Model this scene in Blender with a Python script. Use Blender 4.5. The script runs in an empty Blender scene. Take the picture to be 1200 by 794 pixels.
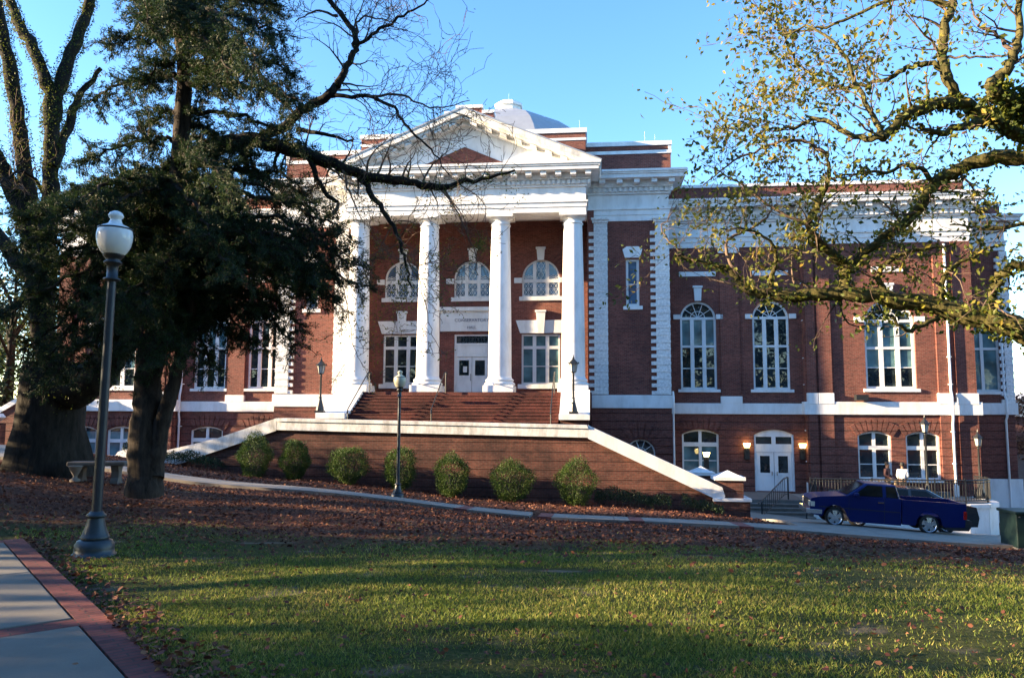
import bpy, bmesh, math, random
import numpy as np
from mathutils import Vector, Matrix
from mathutils.geometry import tessellate_polygon
R = math.radians
scene = bpy.context.scene
COL = scene.collection
rnd = random.Random(7)
nrg = np.random.default_rng(11)

# ------------------------------------------------------------------ camera
F, CX, CY = 900.0, 600.0, 397.0
PITCH, ROLL = math.atan(88 / 900), 0.005
fw = Vector((0, math.cos(PITCH), math.sin(PITCH)))
up0 = Vector((0, -math.sin(PITCH), math.cos(PITCH)))
r0 = Vector((1, 0, 0))
cam_up = math.cos(ROLL) * up0 - math.sin(ROLL) * r0
cam_rt = math.cos(ROLL) * r0 + math.sin(ROLL) * up0


def at(px, py, Y):
    """a point of the place seen at photo pixel (px, py), Y metres ahead of the camera (the eye is the origin)"""
    d = fw + cam_rt * ((px - CX) / F) - cam_up * ((py - CY) / F)
    return d * (Y / d.y)


cam_d = bpy.data.cameras.new('camera')
cam = bpy.data.objects.new('camera', cam_d)
COL.objects.link(cam)
m3 = Matrix((cam_rt, cam_up, -fw)).transposed()
cam.matrix_world = m3.to_4x4()
cam_d.sensor_width = 36
cam_d.lens = 36 * F / 1200
cam_d.clip_end = 3000
cam_d.clip_start = 0.05
scene.camera = cam

# building frame: origin under the portico axis, x along the front, v inwards
TH = R(6)
BO = Vector((-2.47, 40, 0))
BU = Vector((math.cos(TH), -math.sin(TH), 0))
BV = Vector((math.sin(TH), math.cos(TH), 0))


def bw(x, v, z=0):
    return BO + BU * x + BV * v + Vector((0, 0, z))


def onb(px, py, v):
    """photo pixel to building coordinates (x, z) on the plane v"""
    r = at(px, py, 1)
    t = (BO.dot(BV) + v) / r.dot(BV)
    p = r * t - BO
    return p.dot(BU), p.z


# ------------------------------------------------------------------ terrain
_tp = [  # (photo px, photo py, distance)
    (600, 794, 4.95), (0, 794, 4.95), (1200, 796, 4.95), (600, 655, 9.0), (110, 650, 9.4), (1180, 668, 9.0),
    (-300, 655, 9.0), (600, 628, 12), (370, 622, 12), (200, 617, 12), (1000, 637, 12), (1180, 652, 12), (30, 608, 12),
    (600, 612, 16), (370, 596, 16), (200, 588, 16), (1000, 634.5, 16), (1180, 649, 16), (50, 560, 17),
    (600, 607.6, 20), (370, 583, 20), (200, 573, 20), (1000, 632, 20), (1170, 646, 20), (50, 546, 19),
    (600, 606.5, 23), (370, 580, 23), (200, 566, 23.6), (1000, 629, 22.5), (1170, 643, 21.5), (60, 546, 23), (0, 541, 24),
    (600, 600, 25), (370, 575, 25), (190, 557, 25.6), (60, 533, 27), (0, 526, 28), (1000, 617.5, 24.5), (1150, 630, 24.5),
    (298, 560, 30.5), (407, 567, 30.5), (530, 582, 30.5), (675, 590, 30.5), (800, 598, 30.5),
    (900, 606, 34.5), (960, 612, 34.5), (1060, 622, 34.5), (1160, 630, 34.5), (860, 608, 31),
    (100, 545, 44), (240, 545, 43), (0, 520, 40), (1250, 620, 40), (1300, 640, 22), (-60, 520, 30),
]
_tx = np.array([at(*p)[:] for p in _tp])
_extra = []
for X in (-80, -40, 0, 40, 80):
    _extra += [(X, -30, -1.75), (X, -8, -1.70), (X, 75, -4.0), (X, 140, -4.5)]
_extra += [(-45, 10, -1.5), (-45, 30, -1.4), (45, 8, -2.2), (45, 25, -4.6), (60, 45, -5), (-60, 45, -2), (-25, 20, -1.2), (0, 0, -1.68), (-5, 0, -1.68), (5, 0, -1.7),
           (-4, 5, -1.69), (4, 5, -1.7), (0, 48, -4), (15, 48, -4.6), (-15, 48, -3.2)]
_tx = np.vstack([_tx, np.array(_extra, float)])
_c = 2.0


def _phi(d2):
    return np.sqrt(d2 + _c * _c)


_d2 = ((_tx[:, None, :2] - _tx[None, :, :2]) ** 2).sum(-1)
_A = _phi(_d2) - np.eye(len(_tx)) * 0.25
_mz = _tx[:, 2].mean()
_w = np.linalg.solve(_A, _tx[:, 2] - _mz)


def hz(x, y):
    x = np.atleast_1d(np.asarray(x, float)); y = np.atleast_1d(np.asarray(y, float))
    out = np.full(x.shape, _mz)
    for k in range(len(_tx)):
        out += _w[k] * _phi((x - _tx[k, 0]) ** 2 + (y - _tx[k, 1]) ** 2)
    return out


def gz(x, y):
    return float(hz(x, y)[0])


# ------------------------------------------------------------------ helpers
class MB:
    def __init__(s):
        s.v = []; s.f = []; s.sm = []

    def add(s, vs, fs, smooth=False):
        b = len(s.v)
        s.v += [tuple(p) for p in vs]
        for f in fs:
            s.f.append(tuple(b + i for i in f)); s.sm.append(smooth)
        return s

    def box(s, x0, x1, y0, y1, z0, z1):
        return s.add([(x0, y0, z0), (x1, y0, z0), (x1, y1, z0), (x0, y1, z0), (x0, y0, z1), (x1, y0, z1), (x1, y1, z1), (x0, y1, z1)],
                     [(0, 3, 2, 1), (4, 5, 6, 7), (0, 1, 5, 4), (1, 2, 6, 5), (2, 3, 7, 6), (3, 0, 4, 7)])

    def lathe(s, prof, c=(0, 0, 0), n=24, smooth=True, a0=0.0, flute=0, fdepth=0):
        vs = []; fs = []
        for r, z in prof:
            for i in range(n):
                a = a0 + 2 * math.pi * i / n
                rr = r * (1 - (fdepth if flute and i % 2 else 0))
                vs.append((c[0] + rr * math.cos(a), c[1] + rr * math.sin(a), c[2] + z))
        for j in range(len(prof) - 1):
            for i in range(n):
                k = (i + 1) % n
                fs.append((j * n + i, j * n + k, (j + 1) * n + k, (j + 1) * n + i))
        s.add(vs, fs, smooth)
        t = (len(prof) - 1) * n
        return s.add([vs[i] for i in range(n)] + [vs[t + i] for i in range(n)], [tuple(range(n - 1, -1, -1)), tuple(range(n, 2 * n))])

    def tube(s, pts, rad, n=8, smooth=True):
        pts = [Vector(p) for p in pts]
        if not hasattr(rad, '__len__'):
            rad = [rad] * len(pts)
        vs = []; fs = []
        t = (pts[1] - pts[0]).normalized()
        ref = Vector((0, 0, 1)) if abs(t.z) < .9 else Vector((1, 0, 0))
        u = t.cross(ref).normalized()
        for i, p in enumerate(pts):
            if i == 0: tt = pts[1] - p
            elif i == len(pts) - 1: tt = p - pts[i - 1]
            else: tt = pts[i + 1] - pts[i - 1]
            tt = tt.normalized() if tt.length > 1e-9 else t
            u = (u - tt * u.dot(tt)); u = u.normalized() if u.length > 1e-6 else tt.orthogonal().normalized()
            w = tt.cross(u)
            for k in range(n):
                a = 2 * math.pi * k / n
                vs.append(p + (u * math.cos(a) + w * math.sin(a)) * rad[i])
        for j in range(len(pts) - 1):
            for k in range(n):
                q = (k + 1) % n
                fs.append((j * n + k, j * n + q, (j + 1) * n + q, (j + 1) * n + k))
        e = (len(pts) - 1) * n
        s.add(vs, fs, smooth)
        return s.add([vs[i] for i in range(n)] + [vs[e + i] for i in range(n)], [tuple(range(n - 1, -1, -1)), tuple(range(n, 2 * n))])

    def bar(s, p, q, w, d=None, upv=(0, 0, 1)):
        """rectangular bar p-q, w across, d along the second axis"""
        p = Vector(p); q = Vector(q); d = d or w
        t = (q - p).normalized(); a = t.cross(Vector(upv))
        if a.length < 1e-4: a = t.cross(Vector((0, 1, 0)))
        a = a.normalized(); b = a.cross(t).normalized()
        c = []
        for o in (p, q):
            for i, j in ((-1, -1), (1, -1), (1, 1), (-1, 1)):
                c.append(o + a * (i * w / 2) + b * (j * d / 2))
        return s.add(c, [(3, 2, 1, 0), (4, 5, 6, 7), (0, 1, 5, 4), (1, 2, 6, 5), (2, 3, 7, 6), (3, 0, 4, 7)])

    def prism(s, prof, axis, a, b, smooth=False):
        """extrude closed 2d profile along axis 'x','y' or 'z' from a to b; profile order: (y,z),(x,z),(x,y)"""
        def P(p, t):
            return (t, p[0], p[1]) if axis == 'x' else (p[0], t, p[1]) if axis == 'y' else (p[0], p[1], t)
        n = len(prof)
        vs = [P(p, a) for p in prof] + [P(p, b) for p in prof]
        fs = [(i, (i + 1) % n, n + (i + 1) % n, n + i) for i in range(n)]
        s.add(vs, fs, smooth)
        tri = tessellate_polygon([[Vector((p[0], p[1], 0)) for p in prof]])
        return s.add(vs, [tuple(t) for t in tri] + [tuple(n + i for i in t) for t in tri])

    def build(s, name, mat, parent=None, off=(0, 0, 0), bevel=0, loc=None, recalc=True):
        me = bpy.data.meshes.new(name)
        vs = [(p[0] + off[0], p[1] + off[1], p[2] + off[2]) for p in s.v]
        me.from_pydata(vs, [], s.f)
        me.polygons.foreach_set('use_smooth', s.sm)
        if recalc:
            bm = bmesh.new(); bm.from_mesh(me)
            bmesh.ops.recalc_face_normals(bm, faces=bm.faces)
            bm.to_mesh(me); bm.free()
        me.update()
        if mat: me.materials.append(mat)
        o = bpy.data.objects.new(name, me)
        COL.objects.link(o)
        if parent: o.parent = parent
        if loc is not None: o.location = loc
        if bevel:
            md = o.modifiers.new('bevel', 'BEVEL'); md.width = bevel; md.segments = 2; md.limit_method = 'ANGLE'; md.angle_limit = R(40)
        return o


def np_mesh(name, V, Q, mat, parent=None, smooth=False, loc=None):
    """big mesh of quads (Q n x 4) or triangles from numpy arrays"""
    me = bpy.data.meshes.new(name)
    k = Q.shape[1]
    me.vertices.add(len(V)); me.vertices.foreach_set('co', np.ascontiguousarray(V, dtype=np.float32).ravel())
    me.loops.add(Q.size); me.loops.foreach_set('vertex_index', np.ascontiguousarray(Q, dtype=np.int32).ravel())
    me.polygons.add(len(Q)); me.polygons.foreach_set('loop_start', np.arange(0, Q.size, k, dtype=np.int32))
    me.polygons.foreach_set('use_smooth', np.full(len(Q), smooth))
    me.update(calc_edges=True); me.validate()
    if mat: me.materials.append(mat)
    o = bpy.data.objects.new(name, me); COL.objects.link(o)
    if parent: o.parent = parent
    if loc is not None: o.location = loc
    return o


def empty(name, label=None, cat=None, loc=(0, 0, 0), rz=0, group=None):
    o = bpy.data.objects.new(name, None); COL.objects.link(o)
    o.location = loc; o.rotation_euler = (0, 0, rz); o.empty_display_size = .3
    tag(o, label, cat, group)
    return o


def tag(o, label=None, cat=None, group=None, kind=None):
    if label: o['label'] = label
    if cat: o['category'] = cat
    if group: o['group'] = group
    if kind: o['kind'] = kind
    return o


def copy_tree(o, parent=None):
    c = o.copy(); COL.objects.link(c)
    if parent: c.parent = parent
    for ch in o.children: copy_tree(ch, c)
    return c


# ------------------------------------------------------------------ materials
def nt(name):
    m = bpy.data.materials.new(name); m.use_nodes = True
    t = m.node_tree; b = t.nodes['Principled BSDF']
    return m, t, b


def N(t, kind, **kw):
    n = t.nodes.new(kind)
    for k, v in kw.items():
        if k in n.inputs: n.inputs[k].default_value = v
        else: setattr(n, k, v)
    return n


def ramp(t, fac, stops):
    r = t.nodes.new('ShaderNodeValToRGB'); e = r.color_ramp.elements
    while len(e) < len(stops): e.new(.5)
    for i, (p, c) in enumerate(stops):
        e[i].position = p; e[i].color = (*c, 1) if len(c) == 3 else c
    t.links.new(fac, r.inputs[0])
    return r.outputs[0]


def mix(t, fac, a, b, mode='MIX'):
    m = t.nodes.new('ShaderNodeMix'); m.data_type = 'RGBA'; m.blend_type = mode
    for s, val in ((m.inputs[0], fac), (m.inputs[6], a), (m.inputs[7], b)):
        if hasattr(val, 'node'): t.links.new(val, s)
        else: s.default_value = val if not hasattr(val, '__len__') or len(val) == 4 else (*val, 1)
    return m.outputs[2]


def plain(name, col, rough=.6, metal=0.0, var=.12, scale=3.0, bump=0.0, bscale=60.0, spec=None, coat=0, dirt=0.0, dirtcol=(.1, .09, .07)):
    m, t, b = nt(name)
    tc = N(t, 'ShaderNodeTexCoord')
    nz = N(t, 'ShaderNodeTexNoise', Scale=scale, Detail=6.0, Roughness=.6)
    t.links.new(tc.outputs['Object'], nz.inputs['Vector'])
    lo = tuple(max(0, c * (1 - var)) for c in col); hi = tuple(min(1, c * (1 + var)) for c in col)
    c = ramp(t, nz.outputs['Fac'], [(.3, lo), (.7, hi)])
    if dirt:
        n2 = N(t, 'ShaderNodeTexNoise', Scale=scale * .7 + .9, Detail=8.0, Roughness=.7)
        mp = N(t, 'ShaderNodeMapping'); mp.inputs['Scale'].default_value = (1, 1, .35)
        t.links.new(tc.outputs['Object'], mp.inputs[0]); t.links.new(mp.outputs[0], n2.inputs['Vector'])
        f = ramp(t, n2.outputs['Fac'], [(.44, (0, 0, 0)), (.72, (dirt,) * 3)])
        c = mix(t, f, c, dirtcol)
    t.links.new(c, b.inputs['Base Color'])
    b.inputs['Roughness'].default_value = rough; b.inputs['Metallic'].default_value = metal
    if spec is not None: b.inputs['Specular IOR Level'].default_value = spec
    if coat: b.inputs['Coat Weight'].default_value = coat; b.inputs['Coat Roughness'].default_value = .05
    if bump:
        n3 = N(t, 'ShaderNodeTexNoise', Scale=bscale, Detail=5.0)
        t.links.new(tc.outputs['Object'], n3.inputs['Vector'])
        bp = N(t, 'ShaderNodeBump', Strength=bump, Distance=.01)
        t.links.new(n3.outputs['Fac'], bp.inputs['Height']); t.links.new(bp.outputs[0], b.inputs['Normal'])
    return m


def brick(name, c1, c2, mortar, bwid=.215, bh=.072, course=0.0, bump=.5, white=False, stain=.25):
    """brick laid in object space on vertical faces; course > 0 adds recessed joints every course metres (rustication)"""
    m, t, b = nt(name)
    tc = N(t, 'ShaderNodeTexCoord'); sp = N(t, 'ShaderNodeSeparateXYZ'); t.links.new(tc.outputs['Object'], sp.inputs[0])
    ad = N(t, 'ShaderNodeMath', operation='ADD'); t.links.new(sp.outputs[0], ad.inputs[0]); t.links.new(sp.outputs[1], ad.inputs[1])
    cb = N(t, 'ShaderNodeCombineXYZ'); t.links.new(ad.outputs[0], cb.inputs[0]); t.links.new(sp.outputs[2], cb.inputs[1])
    bt = N(t, 'ShaderNodeTexBrick'); bt.inputs['Scale'].default_value = 1
    bt.inputs['Color1'].default_value = (*c1, 1); bt.inputs['Color2'].default_value = (*c2, 1); bt.inputs['Mortar'].default_value = (*mortar, 1)
    bt.inputs['Brick Width'].default_value = bwid; bt.inputs['Row Height'].default_value = bh
    bt.inputs['Mortar Size'].default_value = .007; bt.inputs['Mortar Smooth'].default_value = .1; bt.inputs['Bias'].default_value = -.2
    t.links.new(cb.outputs[0], bt.inputs['Vector'])
    n1 = N(t, 'ShaderNodeTexNoise', Scale=.55, Detail=8.0, Roughness=.65); t.links.new(tc.outputs['Object'], n1.inputs['Vector'])
    n2 = N(t, 'ShaderNodeTexNoise', Scale=9.0, Detail=3.0); t.links.new(cb.outputs[0], n2.inputs['Vector'])
    f1 = ramp(t, n1.outputs['Fac'], [(.35, (1 - stain * 1.5, 1 - stain * 1.4, 1 - stain * 1.3)), (.7, (1.12, 1.10, 1.06))])
    f2 = ramp(t, n2.outputs['Fac'], [(.3, (.78,) * 3), (.7, (1.16,) * 3)])
    c = mix(t, 1.0, bt.outputs['Color'], f1, 'MULTIPLY'); c = mix(t, 1.0, c, f2, 'MULTIPLY')
    hgt = N(t, 'ShaderNodeMath', operation='SUBTRACT'); hgt.inputs[0].default_value = 1
    t.links.new(bt.outputs['Fac'], hgt.inputs[1])
    hsock = hgt.outputs[0]; dist = .012
    if course:
        md = N(t, 'ShaderNodeMath', operation='PINGPONG'); md.inputs[1].default_value = course / 2
        t.links.new(sp.outputs[2], md.inputs[0])
        g = N(t, 'ShaderNodeMapRange'); g.inputs[1].default_value = .012; g.inputs[2].default_value = .04
        t.links.new(md.outputs[0], g.inputs[0])
        dk = ramp(t, g.outputs[0], [(0, (.66, .64, .64)), (1, (1, 1, 1))])
        c = mix(t, 1.0, c, dk, 'MULTIPLY')
        s2 = N(t, 'ShaderNodeMath', operation='MULTIPLY'); s2.inputs[1].default_value = 3.5; t.links.new(g.outputs[0], s2.inputs[0])
        s3 = N(t, 'ShaderNodeMath', operation='ADD'); t.links.new(s2.outputs[0], s3.inputs[0]); t.links.new(hsock, s3.inputs[1]); hsock = s3.outputs[0]
    t.links.new(c, b.inputs['Base Color'])
    bp = N(t, 'ShaderNodeBump', Strength=bump, Distance=dist); t.links.new(hsock, bp.inputs['Height']); t.links.new(bp.outputs[0], b.inputs['Normal'])
    b.inputs['Roughness'].default_value = .85
    b.inputs['Specular IOR Level'].default_value = .25
    return m


def foliage(name, stops, rough=.55, trans=.35, spec=.3):
    """leaves: a colour of its own for every leaf, some light coming through"""
    m, t, b = nt(name)
    g = N(t, 'ShaderNodeNewGeometry')
    tc = N(t, 'ShaderNodeTexCoord'); nz = N(t, 'ShaderNodeTexNoise', Scale=.9, Detail=3.0); t.links.new(tc.outputs['Object'], nz.inputs['Vector'])
    mx = N(t, 'ShaderNodeMath', operation='MULTIPLY_ADD'); mx.inputs[1].default_value = .62
    t.links.new(g.outputs['Random Per Island'], mx.inputs[0])
    m2 = N(t, 'ShaderNodeMath', operation='MULTIPLY_ADD'); m2.inputs[1].default_value = .8; m2.inputs[2].default_value = -.21
    t.links.new(nz.outputs['Fac'], m2.inputs[0]); t.links.new(m2.outputs[0], mx.inputs[2])
    c = ramp(t, mx.outputs[0], stops)
    t.links.new(c, b.inputs['Base Color']); b.inputs['Roughness'].default_value = rough; b.inputs['Specular IOR Level'].default_value = spec
    tr = N(t, 'ShaderNodeBsdfTranslucent'); t.links.new(c, tr.inputs[0])
    ms = N(t, 'ShaderNodeMixShader'); ms.inputs[0].default_value = trans
    t.links.new(b.outputs[0], ms.inputs[1]); t.links.new(tr.outputs[0], ms.inputs[2])
    t.links.new(ms.outputs[0], t.nodes['Material Output'].inputs[0])
    return m


def bark(name, c1, c2, sc=5.0):
    m, t, b = nt(name)
    tc = N(t, 'ShaderNodeTexCoord'); mp = N(t, 'ShaderNodeMapping'); mp.inputs['Scale'].default_value = (1, 1, .22)
    t.links.new(tc.outputs['Object'], mp.inputs[0])
    nz = N(t, 'ShaderNodeTexNoise', Scale=sc * 2, Detail=8.0, Roughness=.7); t.links.new(mp.outputs[0], nz.inputs['Vector'])
    c = ramp(t, nz.outputs['Fac'], [(.35, c1), (.65, c2)])
    t.links.new(c, b.inputs['Base Color']); b.inputs['Roughness'].default_value = .9; b.inputs['Specular IOR Level'].default_value = .2
    bp = N(t, 'ShaderNodeBump', Strength=.9, Distance=.03); t.links.new(nz.outputs['Fac'], bp.inputs['Height']); t.links.new(bp.outputs[0], b.inputs['Normal'])
    return m


def glass(name, col=(.02, .03, .035), rough=.02, wav=.02):
    m, t, b = nt(name)
    tc = N(t, 'ShaderNodeTexCoord'); nz = N(t, 'ShaderNodeTexNoise', Scale=1.3, Detail=2.0); t.links.new(tc.outputs['Object'], nz.inputs['Vector'])
    c = ramp(t, nz.outputs['Fac'], [(.3, tuple(k * .5 for k in col)), (.7, tuple(k * 1.5 for k in col))]); t.links.new(c, b.inputs['Base Color'])
    b.inputs['Roughness'].default_value = rough; b.inputs['IOR'].default_value = 1.52; b.inputs['Specular IOR Level'].default_value = .9
    bp = N(t, 'ShaderNodeBump', Strength=wav, Distance=.3); t.links.new(nz.outputs['Fac'], bp.inputs['Height']); t.links.new(bp.outputs[0], b.inputs['Normal'])
    return m


def emit(name, col, s):
    m, t, b = nt(name)
    b.inputs['Base Color'].default_value = (*col, 1); b.inputs['Emission Color'].default_value = (*col, 1); b.inputs['Emission Strength'].default_value = s
    return m


M = {}
M['brick'] = brick('red_brick', (.255, .075, .054), (.135, .038, .031), (.23, .155, .125))
M['rust'] = brick('banded_red_brick', (.235, .072, .053), (.125, .038, .031), (.20, .135, .11), course=.42, bump=.8)
M['terr'] = brick('terrace_brick', (.22, .074, .052), (.12, .041, .032), (.17, .12, .095), course=.36, bump=.4, stain=.45)
M['wbrick'] = brick('white_painted_brick', (.78, .78, .77), (.74, .74, .73), (.55, .55, .54), bh=.19, bwid=50, bump=.35, stain=.08)
M['stepb'] = brick('step_brick', (.19, .05, .038), (.13, .034, .028), (.11, .06, .05), bwid=.2, bh=.08, bump=.4, stain=.5)
M['paveb'] = brick('paving_brick', (.25, .07, .055), (.17, .05, .045), (.12, .07, .06), bump=.4, stain=.3)
M['white'] = plain('white_paint', (.80, .80, .785), .55, var=.03, scale=1.2, bump=.05, bscale=40, dirt=.42, dirtcol=(.34, .31, .26))
M['cope'] = plain('weathered_white_coping', (.76, .75, .72), .7, var=.06, scale=1.5, bump=.1, bscale=40, dirt=.8, dirtcol=(.16, .15, .11))
M['glass'] = glass('window_glass')
M['gteal'] = glass('curtain_reflection_glass', (.10, .19, .21), .05)  # teal for curtained panes and for sky reflection painted into upper windows
M['gblue'] = glass('leaded_glass', (.05, .10, .17), .08, .1)
M['dark'] = plain('dark_gap', (.02, .018, .018), .8)
M['roofm'] = plain('grey_roof_metal', (.34, .36, .39), .42, metal=.3, var=.08, scale=2)
M['roof'] = plain('flat_roof', (.25, .24, .22), .9)
M['black'] = plain('black_iron', (.018, .02, .022), .42, var=.2)
M['lampdark'] = plain('dark_pole_iron', (.020, .028, .040), .4, metal=.1, var=.2, scale=8)
M['lampblue'] = plain('blue_grey_iron', (.026, .037, .044), .42, metal=.15, var=.2, scale=8, bump=.08, bscale=90)
M['globe'] = plain('white_globe', (.82, .82, .78), .22, var=.03)
M['globe2'] = plain('yellowed_globe', (.52, .50, .36), .3, var=.06)
M['lampglass'] = plain('frosted_lantern_glass', (.42, .42, .38), .25, var=.1)
M['lit'] = emit('lit_lamp', (1.0, .74, .26), 2.0)
M['steel'] = plain('chrome', (.75, .75, .76), .16, metal=1, var=.04)
M['slab'] = plain('path_slab', (.15, .132, .105), .9, var=.16, scale=1.6, bump=.25, bscale=70, dirt=.4, dirtcol=(.09, .085, .075))
M['conc'] = plain('concrete', (.25, .22, .185), .9, var=.14, scale=1.6, bump=.25, bscale=70, dirt=.45, dirtcol=(.13, .12, .10))
M['stone'] = plain('grey_stone', (.13, .115, .10), .9, var=.2, scale=5, bump=.4, bscale=40)
M['stone2'] = plain('dark_stone_steps', (.16, .14, .12), .9, var=.2, scale=4, bump=.3, bscale=40)
M['bark'] = bark('oak_bark', (.009, .008, .006), (.036, .030, .023))
M['cbark'] = bark('cedar_bark', (.014, .011, .009), (.065, .05, .038))
M['mossbark'] = bark('mossy_bark', (.028, .028, .010), (.13, .112, .042))
M['pbark'] = bark('pale_bark', (.10, .08, .06), (.26, .21, .16))
M['twig'] = bark('twig_bark', (.07, .05, .04), (.20, .145, .11))
M['ivy'] = foliage('limb_ivy', [(.0, (.02, .035, .009)), (.35, (.06, .09, .014)), (.7, (.15, .17, .022)), (1, (.28, .24, .03))], trans=.4)
M['oakleaf'] = foliage('autumn_oak_leaf', [(0, (.03, .05, .014)), (.35, (.075, .10, .02)), (.62, (.16, .17, .028)), (.85, (.34, .25, .04)), (1, (.28, .10, .04))], trans=.45)
M['cedar'] = foliage('cedar_needles', [(0, (.008, .020, .010)), (.45, (.017, .038, .015)), (.75, (.042, .070, .017)), (1, (.085, .095, .022))], trans=.25)
M['shrub'] = foliage('shrub_leaf', [(0, (.02, .045, .010)), (.5, (.048, .09, .015)), (1, (.11, .15, .022))], trans=.3)
M['hedge'] = foliage('hedge_leaf', [(0, (.008, .02, .008)), (.6, (.018, .038, .012)), (1, (.035, .055, .015))], trans=.2)
M['grass'] = foliage('grass_blades', [(0, (.05, .085, .016)), (.35, (.115, .17, .026)), (.62, (.22, .25, .04)), (.82, (.42, .36, .11)), (1, (.32, .20, .08))], trans=.35, rough=.7)
M['litter'] = foliage('fallen_leaves', [(0, (.04, .014, .011)), (.35, (.09, .031, .021)), (.65, (.15, .055, .031)), (.85, (.25, .115, .055)), (1, (.48, .32, .15))], trans=.12, rough=.8)
M['fall'] = foliage('yellow_foliage', [(0, (.05, .06, .012)), (.5, (.14, .13, .02)), (1, (.24, .18, .03))], trans=.4)
M['blue'] = plain('blue_car_paint', (.0015, .010, .088), .3, metal=.0, var=.06, coat=.08, spec=.25)
M['carblack'] = plain('black_car_paint', (.012, .012, .014), .2, var=.1, coat=.6)
M['carglass'] = glass('tinted_car_glass', (.006, .008, .009), .06, 0); M['carglass'].node_tree.nodes['Principled BSDF'].inputs['Specular IOR Level'].default_value = .25
M['tyre'] = plain('tyre_rubber', (.015, .015, .015), .85)
M['alloy'] = plain('alloy_rim', (.62, .63, .66), .25, metal=.85, var=.05)
M['plastic'] = plain('black_plastic', (.02, .02, .022), .55)
M['redlens'] = plain('red_lens', (.30, .015, .012), .2)
M['clear'] = plain('headlight_lens', (.62, .56, .45), .12)
M['dgreen'] = plain('dark_green_steel', (.003, .020, .017), .6, var=.15, bump=.05)
M['skin'] = plain('skin', (.20, .11, .07), .6)
M['hair'] = plain('black_hair', (.012, .010, .009), .7)
M['shirt'] = plain('white_shirt', (.72, .73, .74), .85, var=.04)
M['maroon'] = plain('dark_jacket', (.05, .018, .02), .85)
M['trouser'] = plain('black_trousers', (.015, .015, .018), .85)
M['letter'] = plain('dark_letters', (.20, .20, .25), .6)
M['paper'] = plain('paper_notice', (.72, .72, .70), .8, var=.05)
M['tan'] = plain('sunlit_tan_rail', (.32, .24, .14), .6)
# ------------------------------------------------------------------ the hall
ZB = -5.4
hall = empty('college_hall', 'long red brick hall with white columned portico, pediment and grey octagonal dome', 'building', BO + Vector((0, 0, ZB)), -TH)
OFF = (0, 0, -ZB)


def hb(mb, name, mat, parent=None, bevel=0, label=None):
    o = mb.build(name, M[mat], parent or hall, OFF, bevel)
    if label: o['label'] = label
    return o


def loop(x0, x1, z0, zs, rise=0, n=18):
    if rise <= 0: return [(x0, z0), (x1, z0), (x1, zs), (x0, zs)]
    w = x1 - x0; Rr = (w * w / 4 + rise * rise) / (2 * rise); xc = (x0 + x1) / 2; zc = zs + rise - Rr
    a0 = math.atan2(zs - zc, w / 2); a1 = math.pi - a0
    return [(x0, z0), (x1, z0)] + [(xc + Rr * math.cos(a0 + (a1 - a0) * i / n), zc + Rr * math.sin(a0 + (a1 - a0) * i / n)) for i in range(n + 1)]


def sheet(mb, outer, holes, v, depth=.35):
    loops = [outer] + holes
    tri = tessellate_polygon([[Vector((p[0], p[1], 0)) for p in l] for l in loops])
    flat = [(p[0], v, p[1]) for l in loops for p in l]
    mb.add(flat, [tuple(t) for t in tri])
    for l in holes:
        n = len(l)
        mb.add([(p[0], v, p[1]) for p in l] + [(p[0], v + depth, p[1]) for p in l], [(i, (i + 1) % n, n + (i + 1) % n, n + i) for i in range(n)])


def rect(x0, x1, z0, z1): return [(x0, z0), (x1, z0), (x1, z1), (x0, z1)]


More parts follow.
